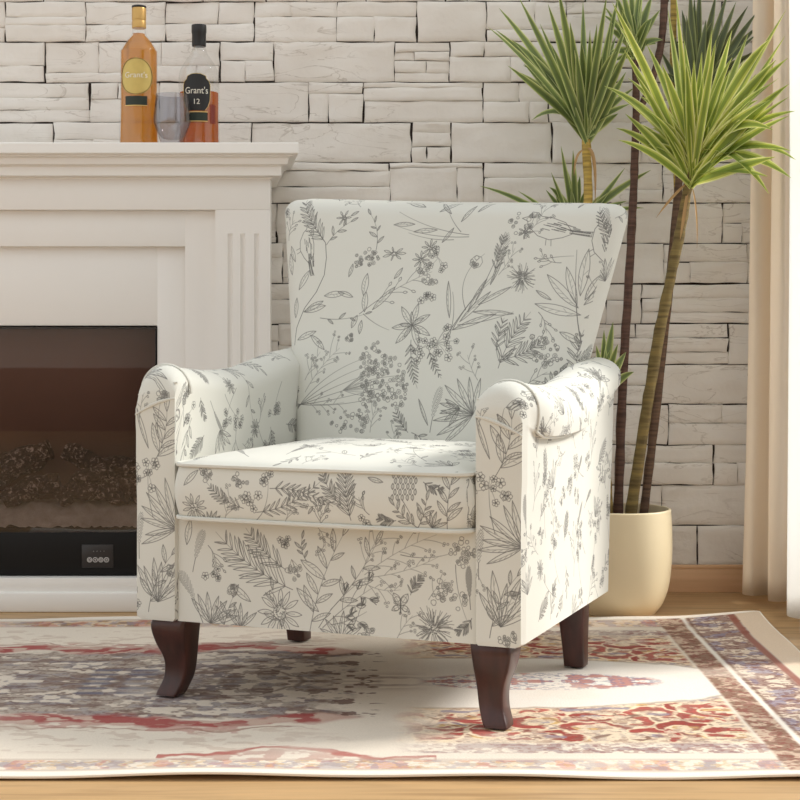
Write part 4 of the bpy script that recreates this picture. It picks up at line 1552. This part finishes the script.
M_amber = liquid('amber_spirit', srgb(236, 184, 92))
M_amber2 = liquid('deep_amber_spirit', srgb(226, 148, 84))
M_goldcap = plain('gold_foil', srgb(204, 164, 98), .35, .6)
M_blackcap = plain('black_cap', srgb(28, 26, 26), .45)
M_goldlab = plain('gold_label', srgb(206, 180, 104), .4, .35, var=.1, vscale=60)
M_goldline = plain('gold_line', srgb(216, 190, 118), .35, .5)
M_blk = plain('black_label', srgb(30, 29, 28), .5)
M_green = plain('dark_green_label', srgb(34, 44, 32), .5)
M_redlab = plain('red_brown_label', srgb(126, 52, 40), .5)
M_text = plain('label_lettering', srgb(232, 226, 210), .5)
M_textg = plain('label_lettering_dark', srgb(120, 92, 48), .5)


def patch(R, zc, fn, n=40, dr=.0006, a0=-PI / 2):
    """a label bent on a cylinder: fn(t)->(half width, z) listed bottom to top"""
    mb = MB(); rows = []
    for hw, z in fn:
        rows.append([((R + dr) * math.cos(a0 + (hw * (2 * j / 24 - 1)) / R), (R + dr) * math.sin(a0 + (hw * (2 * j / 24 - 1)) / R), zc + z) for j in range(25)])
    mb.grid(rows)
    return mb


def ellipse_rows(hw, hh, n=16, p=2.0):
    return [(hw * max(0.0, 1 - abs(-1 + 2 * i / n) ** p) ** (1 / p), hh * (-1 + 2 * i / n)) for i in range(n + 1)]


def lettering(name, body, size, R, zc, mat, parent, dr=.0012, xs=1.0):
    cu_ = bpy.data.curves.new(name, 'FONT'); cu_.body = body; cu_.size = size
    cu_.align_x = 'CENTER'; cu_.align_y = 'CENTER'; cu_.resolution_u = 3
    to = bpy.data.objects.new(name, cu_); COL.objects.link(to)
    dg = bpy.context.evaluated_depsgraph_get()
    me = bpy.data.meshes.new_from_object(to.evaluated_get(dg))
    bpy.data.objects.remove(to); bpy.data.curves.remove(cu_)
    me.name = name
    bm = bmesh.new(); bm.from_mesh(me)
    bmesh.ops.solidify(bm, geom=bm.faces[:], thickness=.0003)
    for v in bm.verts:
        a = -PI / 2 + v.co.x * xs / R
        r = R + dr + v.co.z * .5
        v.co = Vector((r * math.cos(a), r * math.sin(a), zc + v.co.y))
    bm.to_mesh(me); bm.free()
    me.materials.clear(); me.materials.append(mat)
    o = bpy.data.objects.new(name, me); COL.objects.link(o); o.parent = parent
    return o


def smooth_prof(pts, n=5):
    return [(max(0, p.x), p.y) for p in crom([(r, z, 0) for r, z in pts], n)]


# ---- tall amber bottle with gold label
b1 = thing('whiskey_bottle', 'tall full amber whisky bottle with gold cap and gold oval label, left on the mantel', 'bottle', P(139, 147, 3.91).xy.to_3d() + Vector((0, 0, MZ)))
s1 = F / 3.91
Z1 = lambda y: (146.5 - y) / s1
R1 = 18.7 / s1
gp = smooth_prof([(R1 * .90, .0), (R1 * 1.06, .003), (R1 * 1.04, .02), (R1 * .99, Z1(105)), (R1 * .99, Z1(56)), (R1 * .93, Z1(49)), (R1 * .62, Z1(40)), (.0185, Z1(34)), (.0165, Z1(29)), (.0165, Z1(24))])
mb = MB(); mb.lathe(gp, 40); mb.build('glass_body', M_glass, b1, sharp=60)
lp = smooth_prof([(R1 * .86, .004), (R1 * 1.0, .008), (R1 * .98, .022), (R1 * .94, Z1(105)), (R1 * .94, Z1(56)), (R1 * .88, Z1(49)), (R1 * .58, Z1(40)), (.0150, Z1(34.5)), (.0149, Z1(33))])
mb = MB(); mb.lathe(lp, 40); mb.build('whiskey', M_amber, b1, sharp=60)
mb = MB(); mb.lathe([(.0168, Z1(27.5)), (.0178, Z1(27)), (.0178, Z1(21)), (.0172, Z1(20.5)), (.0172, Z1(19.5)), (.0180, Z1(19)), (.0180, Z1(8)), (.0172, Z1(7.2))], 32)
cp1 = mb.build('cap', M_goldcap, b1, sharp=30)
mb = MB(); mb.lathe([(.0168, Z1(7.2)), (.0182, Z1(6.8)), (.0180, Z1(5.2)), (.016, Z1(4.8))], 32); mb.build('cap_top', M_blackcap, cp1, sharp=30)
la = patch(R1, Z1(78), ellipse_rows(.0450, .0475)).build('label', M_goldlab, b1)
ringp = [((R1 + .0012) * math.cos(-PI / 2 + .0425 * math.cos(t) / R1), (R1 + .0012) * math.sin(-PI / 2 + .0425 * math.cos(t) / R1), Z1(78) + .0450 * math.sin(t)) for t in [2 * PI * i / 48 for i in range(49)]]
mb = MB(); mb.tube(ringp, .0008, 5, caps=False); mb.build('label_border', M_textg, la)
lettering('lettering', "Grant's", .020, R1, Z1(77), M_text, la)
mb = MB()
mb.box(-.001, .001, -.001, .001, -.001, .001)
l2 = patch(R1, Z1(102.2), [(.0285, -.0115), (.0285, .0115)]).build('lower_label', M_green, b1)
patch(R1, Z1(107), [(.0285, -.001), (.0285, .001)], dr=.0009).build('label_border', M_goldline, l2)

# ---- half empty bottle with black label
b2 = thing('whiskey_bottle', 'part empty clear whisky bottle with black cap and black label, right on the mantel', 'bottle', P(199, 147, 3.935).xy.to_3d() + Vector((0, 0, MZ)))
s2 = F / 3.935
Z2 = lambda y: (145.5 - y) / s2
R2 = 20.4 / s2
gp = smooth_prof([(R2 * .92, 0), (R2 * 1.03, .003), (R2 * 1.0, .02), (R2 * .985, Z2(110)), (R2 * .99, Z2(82)), (R2 * .97, Z2(73)), (R2 * .86, Z2(65)), (R2 * .62, Z2(57)), (R2 * .42, Z2(51)), (.0165, Z2(45)), (.0158, Z2(38))])
mb = MB(); mb.lathe(gp, 40); mb.build('glass_body', M_glass, b2, sharp=60)
mb = MB(); mb.lathe(smooth_prof([(R2 * .86, .004), (R2 * .97, .008), (R2 * .95, .022), (R2 * .935, Z2(110)), (R2 * .94, Z2(91.4)), (R2 * .93, Z2(91))]), 40); mb.build('whiskey', M_amber2, b2, sharp=60)
mb = MB(); mb.lathe([(.0170, Z2(43.5)), (.0178, Z2(43)), (.0178, Z2(31)), (.0186, Z2(30)), (.0190, Z2(29)), (.0190, Z2(23)), (.018, Z2(22))], 32); mb.build('cap', M_blackcap, b2, sharp=30)
rows_l = [(.022, -.046), (.030, -.036), (.0355, -.02), (.0365, 0), (.0365, .018), (.034, .027), (.026, .034), (.024, .041), (.012, .046), (.0, .047)]
la = patch(R2, Z2(92), rows_l).build('label', M_blk, b2)
mb = MB()
for sgn in (-1, 1):
    mb.tube([((R2 + .0012) * math.cos(-PI / 2 + sgn * h_ * .97 / R2), (R2 + .0012) * math.sin(-PI / 2 + sgn * h_ * .97 / R2), Z2(92) + z) for h_, z in rows_l], .0006, 5)
mb.build('label_border', M_goldline, la)
lettering('lettering', "Grant's", .0235, R2, Z2(90.5), M_text, la, xs=.86)
lettering('lettering', "12", .0185, R2, Z2(101.5), M_text, la)
l2 = patch(R2, Z2(116), [(.0285, -.0105), (.0285, .0105)]).build('lower_label', M_green, b2)
for yy in (111.4, 120.6):
    patch(R2, Z2(yy), [(.0288, -.0011), (.0288, .0011)], dr=.0009).build('label_border', M_goldline, l2)
patch(R2, Z2(113), [(.0085, -.024), (.0085, .024)], a0=-PI / 2 + .86).build('side_label', M_redlab, b2)

# ---- stemless tumbler
tg = thing('drinking_glass', 'smoky grey stemless glass standing between the two bottles on the mantel', 'glass', P(172, 146, 3.842).xy.to_3d() + Vector((0, 0, MZ)))
s3 = F / 3.842
m, nt, N, L, b = new_mat('smoky_glass')
N.remove(b)
tr = N.new('ShaderNodeBsdfTransparent'); tr.inputs['Color'].default_value = (.80, .79, .81, 1)
gl = N.new('ShaderNodeBsdfGlossy'); gl.inputs['Roughness'].default_value = .03
lw = N.new('ShaderNodeLayerWeight'); lw.inputs['Blend'].default_value = .3
rr_ = ramp(N, [(0, (.10, .10, .10, 1)), (.6, (.16, .16, .16, 1)), (1, (.6, .6, .6, 1))]); L.new(lw.outputs['Facing'], rr_.inputs['Fac'])
ms = N.new('ShaderNodeMixShader'); L.new(rr_.outputs[0], ms.inputs[0]); L.new(tr.outputs[0], ms.inputs[1]); L.new(gl.outputs[0], ms.inputs[2])
L.new(ms.outputs[0], N['Material Output'].inputs['Surface'])
M_tumbler = m
Zg = lambda y: (144 - y) / s3
out = smooth_prof([(.001, 0), (.022, .0003), (.0275, .003), (.036, Zg(133)), (.0445, Zg(124)), (.0458, Zg(119)), (.0430, Zg(107)), (.0395, Zg(94.3))])
inn = smooth_prof([(.0380, Zg(94.3)), (.0415, Zg(107)), (.0440, Zg(119)), (.0425, Zg(124)), (.033, Zg(133)), (.022, Zg(138.5)), (.001, Zg(139))])
mb = MB(); mb.lathe(out + inn, 44, close=False); mb.build('bowl', M_tumbler, tg, sharp=70)

# ================================================================== potted plant
PY = 3.885
pc = P(620, 600, PY)
pot = thing('potted_dracaena', 'dracaena with several spiky crowns on thin trunks in a round cream pot, by the curtain', 'potted plant', (pc.x, PY, 0))
sp = F / PY
M_pot = plain('cream_ceramic', srgb(242, 226, 190), .42, var=.04, bump=.08, bscale=30)
prof = smooth_prof([(.0, 0.0), (.078, 0.0), (.090, .004), (.108, .03), (.122, .075), (.1285, .14), (.1290, .20), (.1265, .25), (.1255, .2575), (.1225, .2590), (.1195, .2570), (.1190, .235), (.119, .20)])
mb = MB(); mb.lathe(prof, 56, close=False); mb.build('pot', M_pot, pot, sharp=60)
M_soil = plain('dark_soil', srgb(70, 58, 46), .95, bump=1, bscale=90, var=.4, vscale=80)
mb = MB(); mb.lathe([(.1188, .2), (.118, .222), (.08, .228), (.04, .226), (.002, .23)], 40); mb.build('soil', M_soil, pot)

m, nt, N, L, b = new_mat('ringed_trunk')
tc = N.new('ShaderNodeTexCoord'); mp = N.new('ShaderNodeMapping'); mp.inputs['Scale'].default_value = (12, 12, 130)
L.new(tc.outputs['Object'], mp.inputs['Vector'])
n1 = N.new('ShaderNodeTexNoise'); n1.inputs['Scale'].default_value = 1; n1.inputs['Detail'].default_value = 3; L.new(mp.outputs['Vector'], n1.inputs['Vector'])
at = N.new('ShaderNodeAttribute'); at.attribute_type = 'OBJECT'; at.attribute_name = 'trunk_tint'
tcol = ramp(N, [(0, srgb(98, 70, 58)), (.5, srgb(126, 108, 62)), (1, srgb(196, 166, 84))]); L.new(at.outputs['Fac'], tcol.inputs['Fac'])
r1 = ramp(N, [(.35, (.55, .52, .5, 1)), (.55, (1.0, 1.0, 1.0, 1)), (.7, (1.25, 1.22, 1.1, 1))]); L.new(n1.outputs['Fac'], r1.inputs['Fac'])
mx = N.new('ShaderNodeMix'); mx.data_type = 'RGBA'; mx.blend_type = 'MULTIPLY'; mx.inputs[0].default_value = 1
L.new(tcol.outputs['Color'], mx.inputs[6]); L.new(r1.outputs['Color'], mx.inputs[7]); L.new(mx.outputs[2], b.inputs['Base Color'])
b.inputs['Roughness'].default_value = .75
bp = N.new('ShaderNodeBump'); bp.inputs['Strength'].default_value = .6; bp.inputs['Distance'].default_value = .003
L.new(n1.outputs['Fac'], bp.inputs['Height']); L.new(bp.outputs['Normal'], b.inputs['Normal'])
M_trunk = m


def leaf_mat(name, centre, stripe, margin):
    m, nt, N, L, b = new_mat(name)
    uvn = N.new('ShaderNodeUVMap'); sx = N.new('ShaderNodeSeparateXYZ'); L.new(uvn.outputs[0], sx.inputs[0])
    sub = N.new('ShaderNodeMath'); sub.operation = 'SUBTRACT'; sub.inputs[1].default_value = .5; L.new(sx.outputs[0], sub.inputs[0])
    ab = N.new('ShaderNodeMath'); ab.operation = 'ABSOLUTE'; L.new(sub.outputs[0], ab.inputs[0])
    r = ramp(N, [(0, centre), (.20, centre), (.27, stripe), (.36, stripe), (.42, margin), (.5, margin)]); L.new(ab.outputs[0], r.inputs['Fac'])
    tc = N.new('ShaderNodeTexCoord'); n = N.new('ShaderNodeTexNoise'); n.inputs['Scale'].default_value = 7; L.new(tc.outputs['Object'], n.inputs['Vector'])
    rr = ramp(N, [(.3, (.72, .75, .7, 1)), (.7, (1.2, 1.18, 1.1, 1))]); L.new(n.outputs['Fac'], rr.inputs['Fac'])
    mx = N.new('ShaderNodeMix'); mx.data_type = 'RGBA'; mx.blend_type = 'MULTIPLY'; mx.inputs[0].default_value = 1
    L.new(r.outputs['Color'], mx.inputs[6]); L.new(rr.outputs['Color'], mx.inputs[7])
    L.new(mx.outputs[2], b.inputs['Base Color'])
    b.inputs['Roughness'].default_value = .4
    tl = N.new('ShaderNodeBsdfTranslucent'); L.new(mx.outputs[2], tl.inputs['Color'])
    ms = N.new('ShaderNodeMixShader'); ms.inputs[0].default_value = .3
    L.new(b.outputs[0], ms.inputs[1]); L.new(tl.outputs[0], ms.inputs[2]); L.new(ms.outputs[0], N['Material Output'].inputs['Surface'])
    return m


M_leaf = leaf_mat('variegated_leaf', srgb(146, 164, 76), srgb(204, 212, 104), srgb(244, 244, 178))
M_leafd = leaf_mat('green_leaf', srgb(118, 136, 82), srgb(158, 174, 100), srgb(222, 226, 164))
M_leafo = leaf_mat('dark_leaf', srgb(92, 102, 74), srgb(112, 122, 82), srgb(160, 166, 116))
M_dry = plain('dry_leaf', srgb(176, 140, 92), .7, var=.2)
lr = random.Random(21)


def strip(mb, pts, wmax, base_w=.45, fold=.22, mat=0):
    n = len(pts) - 1
    rows, uvs = [], []
    side0 = None
    for i, p in enumerate(pts):
        t = i / n
        tan = (pts[min(i + 1, n)] - pts[max(i - 1, 0)]).normalized()
        view = Vector((lr.uniform(-.02, .02), -1, .35)) if side0 is None else side0
        if side0 is None:
            side0 = Vector((lr.uniform(-.7, .7), -1, lr.uniform(0, .8))).normalized()
        s_ = tan.cross(side0)
        if s_.length < .15:
            s_ = tan.cross(Vector((1, 0, 0)))
        s_.normalize()
        nrm = s_.cross(tan).normalized()
        wd = wmax * (base_w + (1 - base_w) * math.sin(min(1, t / .35) * PI / 2)) if t < .35 else wmax * (1 - ((t - .35) / .65) ** 2.3)
        wd = max(wd, .0006)
        row = []
        for k, u in enumerate((-1, -.55, 0, .55, 1)):
            row.append(p + s_ * wd * .5 * u + nrm * wd * fold * (abs(u) - .4))
        rows.append(row); uvs.append([((u + 1) / 2, t) for u in (-1, -.55, 0, .55, 1)])
    mb.grid(rows, mat=mat, uvrows=uvs)


def bez(a, c, b_, n=10):
    return [a * (1 - t) ** 2 + c * 2 * t * (1 - t) + b_ * t * t for t in [i / n for i in range(n + 1)]]


def LP(px, py, Y):
    return P(px, py, Y) - Vector((pc.x, PY, 0))


def clampY(Y):
    return min(max(Y, 3.4), WY - .05)


def crown(name, base, axis, tips, Yb, wpx, mat, trunk, droop=.10, dspread=.55, matdry=None):
    """base/axis in photo pixels: where the leaves leave the trunk; tips: (px, py[, sag]) of each blade"""
    mb = MB()
    more = [(base[0] + (t_[0] - base[0]) * lr.uniform(.55, .9) + lr.uniform(-10, 10), base[1] + (t_[1] - base[1]) * lr.uniform(.55, .9) + lr.uniform(-8, 8), lr.uniform(.02, .3)) for t_ in tips[::2]]
    for i, tp in enumerate(list(tips) + more):
        f = lr.random() ** 1.3
        bp_ = LP(base[0] + (axis[0] - base[0]) * f, base[1] + (axis[1] - base[1]) * f, Yb + lr.uniform(-.012, .012))
        ln = math.hypot(tp[0] - base[0], tp[1] - base[1]) * Yb / F
        dy = lr.uniform(-dspread, dspread * .7) * ln
        Yt = clampY(Yb + dy)
        if tp[0] > 765:
            Yt = Yb - .36
        tipw = LP(tp[0], tp[1], Yt)
        sag = tp[2] if len(tp) > 2 else droop
        ctl = bp_.lerp(tipw, .5) + Vector((0, 0, 1)) * sag * ln + Vector((0, -1, 0)) * .0
        strip(mb, bez(bp_, ctl, tipw, 10), wpx * Yb / F * lr.uniform(.8, 1.15) * (1.35 if tp[0] > 765 else 1))
    o = mb.build('foliage', mat, trunk, sharp=80, recalc=False)
    return o


def trunk(pts, r0, r1, tint, Ys, name='trunk'):
    p3 = crom([LP(x, y, Yy) for (x, y), Yy in zip(pts, Ys)], 8)
    n = len(p3)
    mb = MB(); mb.tube(p3, [(r0 + (r1 - r0) * i / n) * (1 + .05 * math.sin(i * 2.1)) for i in range(n)], 10, wob=.2)
    o = mb.build('trunk', M_trunk, pot, sharp=60)
    o['trunk_tint'] = float(tint)
    return o


# B: the bright crown in front
tB = trunk([(630, 520), (645, 420), (660, 330), (674, 262), (684, 210), (690, 172)], .0145, .0115, .5, [3.86, 3.85, 3.84, 3.82, 3.81, 3.80])
tipsB = [(612, 2), (617, 22), (604, 86, .18), (616, 94, .16), (618, 140, .16), (616, 128, .22), (634, 72), (624, 50, .08), (628, 78, .18), (640, 96, .12), (652, 128, .12), (676, -4, .02), (668, 10, .02), (702, 52, .02), (712, 30, .02), (694, 60, .02),
         (748, 34, .02), (744, 60, .03), (786, 10, .04), (785, 36, .04), (776, 60, .05), (788, 58, .08), (779, 78, .08), (789, 84, .1), (789, 97, .1), (795, 111, .16), (789, 116, .1), (796, 160, .36), (791, 178, .26), (769, 194, .42), (791, 151, .2),
         (744, 100, .4), (722, 134, .6), (735, 122, .5), (760, 128, .2), (770, 100, .1), (756, 74, .05), (730, 70, .03), (722, 92, .04), (686, 88, .02), (678, 60, .02), (662, 64, .03), (650, 88, .08), (706, 90, .02), (700, 110, .02),
         (742, 160, .3), (764, 44, .06), (770, 84, .14), (758, 100, .22), (773, 130, .34), (738, 142, .5), (746, 118, .45), (728, 120, .35), (708, 70, .03), (684, 40, .02), (666, 84, .1), (646, 110, .2), (636, 84, .1), (700, 128, .1), (682, 150, .1), (716, 40, .02), (732, 30, .03), (753, 58, .06), (716, 168, .2), (750, 140, .15), (690, 120, .0), (672, 120, .03)]
crown('foliage', (691, 188), (698, 150), tipsB, 3.80, 9.6, M_leaf, tB)
mb = MB(); strip(mb, bez(LP(686, 184, 3.79), LP(672, 196, 3.77), LP(656, 218, 3.76)), .007); strip(mb, bez(LP(688, 188, 3.80), LP(684, 220, 3.78), LP(680, 240, 3.79)), .009); strip(mb, bez(LP(692, 186, 3.80), LP(698, 210, 3.78), LP(697, 248, 3.78)), .005)
mb.build('dry_leaves', M_dry, tB, recalc=False)
# D: crown above the chair back
tD = trunk([(602, 520), (590, 420), (585, 290), (588, 200), (586, 140)], .013, .0115, 1.0, [3.90, 3.93, 3.96, 3.97, 3.97])
tipsD = [(488, 27, .1), (499, 8, .08), (496, 30, .12), (519, -2, .05), (512, 40, .1), (548, 4, .03), (540, 24, .04), (558, -12, .02), (570, 22, .02), (583, 2, .0), (590, 30, .0), (597, 24, .0), (607, -6, .02), (619, -6, .03), (616, 36, .02), (624, 56, .03), (628, 22, .03),
         (634, 88, .05), (630, 104, .06), (532, 120, .4), (626, 72, .04), (604, 48, .02), (576, 48, .0), (562, 60, .03), (546, 60, .06), (524, 64, .09), (614, 64, .03), (568, 90, .0), (602, 92, .0), (586, 70, .0), (612, 18, .02), (632, 40, .03)]
crown('foliage', (587, 146), (584, 122), tipsD, 3.97, 9, M_leafd, tD)
mb = MB(); strip(mb, bez(LP(588, 148, 3.95), LP(597, 150, 3.94), LP(595, 204, 3.94)), .009); strip(mb, bez(LP(584, 150, 3.95), LP(575, 152, 3.94), LP(574, 176, 3.94)), .008)
mb.build('dry_leaves', M_dry, tD, recalc=False)
# C: dark crown behind the bright one
tC = trunk([(643, 520), (656, 410), (668, 300), (677, 205), (682, 150), (690, 112)], .0115, .0100, .08, [3.94, 3.97, 4.0, 4.02, 4.03, 4.03])
tipsC = [(690, -12, .0), (700, -18, .0), (682, 10, .0), (716, -6, .01), (728, -8, .02), (736, 2, .02), (748, 6, .04), (757, 12, .05), (757, 34, .07), (758, 26, .06), (752, 52, .08), (757, 52, .1), (742, 18, .04), (670, 30, .03), (660, 50, .05), (750, 78, .14), (742, 96, .2), (722, 30, .03), (706, 20, .0), (652, 72, .1), (732, 60, .07)]
crown('foliage', (693, 116), (697, 92), tipsC, 4.03, 8.5, M_leafo, tC, dspread=.25)
# A: slim trunk with a small crown, and the taller branch leaving it
tA = trunk([(618, 520), (622, 400), (630, 260), (634, 180), (636, 110), (635, 58)], .0125, .0085, .0, [3.95, 3.96, 3.97, 3.98, 3.98, 3.98])
tipsA = [(612, -12), (620, -18), (641, -22), (652, -4), (660, 10), (608, 28), (656, 44, .2), (617, 14), (630, -22), (648, 20), (610, 52, .2), (663, 40, .2), (625, 6), (646, 60, .3), (604, 6)]
crown('foliage', (635, 62), (634, 44), tipsA, 3.98, 8, M_leafd, tA)
tH = trunk([(636, 116), (645, 98), (653, 78), (661, 44), (664, 8), (664, -60)], .0085, .0105, .0, [3.98, 3.99, 4.0, 4.01, 4.01, 4.01])
tipsH = [(640, -150), (600, -120), (690, -150), (720, -110), (650, -180), (675, -190), (700, -80, .3), (620, -80, .3), (636, 40, .7), (706, -140), (610, -150)]
crown('foliage', (664, -60), (664, -90), tipsH, 4.01, 8, M_leafd, tH)
tG = trunk([(677, 205), (676, 150), (672, 110), (673, 60), (674, -40)], .0075, .0085, .85, [4.02, 4.04, 4.06, 4.07, 4.08])
tipsG = [(640, -120), (700, -140), (720, -100), (610, -90), (690, -160), (730, -60, .3), (650, -140), (670, -150)]
crown('foliage', (674, -40), (674, -70), tipsG, 4.08, 8, M_leafd, tG)
# E, F: low offshoots beside the chair back and behind its arm
tE = trunk([(600, 520), (590, 400), (580, 300), (574, 232)], .010, .008, .6, [3.92, 3.97, 4.0, 4.02])
tipsE = [(561, 146, .0), (573, 150, .0), (551, 172, .02), (546, 190, .05), (518, 191, .06), (480, 186, .12), (580, 176), (566, 170), (625, 168, .02), (651, 170, .06), (627, 201, .06), (644, 208, .14), (610, 196, .02), (556, 196, .03), (586, 190), (592, 178), (534, 205, .1)]
crown('foliage', (575, 240), (576, 222), tipsE, 4.02, 7.5, M_leafd, tE, dspread=.2)
tF = trunk([(610, 520), (606, 450), (603, 396)], .010, .008, .6, [3.86, 3.86, 3.86])
tipsF = [(613, 322), (618, 344, .05), (604, 330), (626, 352, .1), (596, 345), (610, 350), (634, 372, .2), (588, 360, .1), (620, 362, .1)]
crown('foliage', (603, 400), (603, 388), tipsF, 3.86, 9, M_leafd, tF, dspread=.3)

# ================================================================== curtains
def cloth_mat(name, col, transl, transp=0.0):
    m, nt, N, L, b = new_mat(name)
    b.inputs['Base Color'].default_value = col; b.inputs['Roughness'].default_value = .9; b.inputs['Specular IOR Level'].default_value = .1
    tc = N.new('ShaderNodeTexCoord'); n = N.new('ShaderNodeTexNoise'); n.inputs['Scale'].default_value = 500; L.new(tc.outputs['Object'], n.inputs['Vector'])
    bp = N.new('ShaderNodeBump'); bp.inputs['Strength'].default_value = .15; bp.inputs['Distance'].default_value = .001; L.new(n.outputs['Fac'], bp.inputs['Height']); L.new(bp.outputs['Normal'], b.inputs['Normal'])
    tl = N.new('ShaderNodeBsdfTranslucent'); tl.inputs['Color'].default_value = col
    ms = N.new('ShaderNodeMixShader'); ms.inputs[0].default_value = transl
    L.new(b.outputs[0], ms.inputs[1]); L.new(tl.outputs[0], ms.inputs[2])
    last = ms
    if transp:
        tp = N.new('ShaderNodeBsdfTransparent'); m2 = N.new('ShaderNodeMixShader'); m2.inputs[0].default_value = transp
        L.new(ms.outputs[0], m2.inputs[1]); L.new(tp.outputs[0], m2.inputs[2]); last = m2
    L.new(last.outputs[0], N['Material Output'].inputs['Surface'])
    return m


M_drape = cloth_mat('beige_drape', srgb(236, 226, 212), .5)
M_sheer = cloth_mat('white_sheer', srgb(250, 250, 248), .6, .12)
ROD = 2.32


def curtain(name, path, z0, mat, label, cat, top_shift=0.0):
    pl = crom([(x, y, 0) for x, y in path], 8)
    cx_ = sum(p.x for p in pl) / len(pl); cy_ = sum(p.y for p in pl) / len(pl)
    rows = []
    for i in range(41):
        t = i / 40
        z = z0 + (ROD - z0) * t
        row = []
        for j, p in enumerate(pl):
            k = 1 - .25 * t
            x = cx_ + (p.x - cx_) * k + top_shift * t + .004 * math.sin(t * 5 + j * .4)
            y = cy_ + (p.y - cy_) * (1 - .05 * t) + .003 * math.sin(t * 7 + j * .3)
            row.append((x - cx_, y - cy_, z - z0))
        rows.append(row)
    mb = MB(); mb.grid(rows)
    o = mb.build(name, mat, sharp=80, loc=(cx_, cy_, z0), recalc=False)
    md = o.modifiers.new('thickness', 'SOLIDIFY'); md.thickness = .0015
    tag(o, label, cat)
    return o


curtain('drape_curtain', [(.99, 4.10), (.93, 4.08), (.884, 4.02), (.905, 3.985), (.945, 4.0), (.965, 3.985), (.935, 3.945), (.928, 3.92), (.95, 3.90), (.985, 3.915), (1.0, 3.89)], .022, M_drape,
        'heavy beige curtain gathered in the corner beside the stone wall', 'curtain', .03)
sheer = curtain('sheer_curtain', [(0.985, 3.80), (0.950, 3.77), (0.925, 3.70), (0.955, 3.64), (0.950, 3.58), (0.915, 3.53), (0.905, 3.48), (0.935, 3.44), (0.920, 3.39), (0.892, 3.36), (0.905, 3.31), (0.930, 3.28)], .022, M_sheer,
                'pale sheer curtain glowing white in front of the window at right edge', 'curtain', .0)
rod = MB()
rod.tube([(0, -1.9, 0), (0, .62, 0)], .012, 14)
M_rod = plain('rod_bronze', srgb(90, 74, 62), .4, .7)
ro = rod.build('curtain_rod', M_rod, loc=(.955, 3.5, ROD + .010))
tag(ro, 'bronze curtain rod fixed above the window, holding the curtains', 'curtain rod')
for yy in (-1.7, .55):
    mb = MB(); mb.tube([(0, yy, 0), (WR - .955, yy, 0)], .007, 8); mb.build('bracket', M_rod, ro)
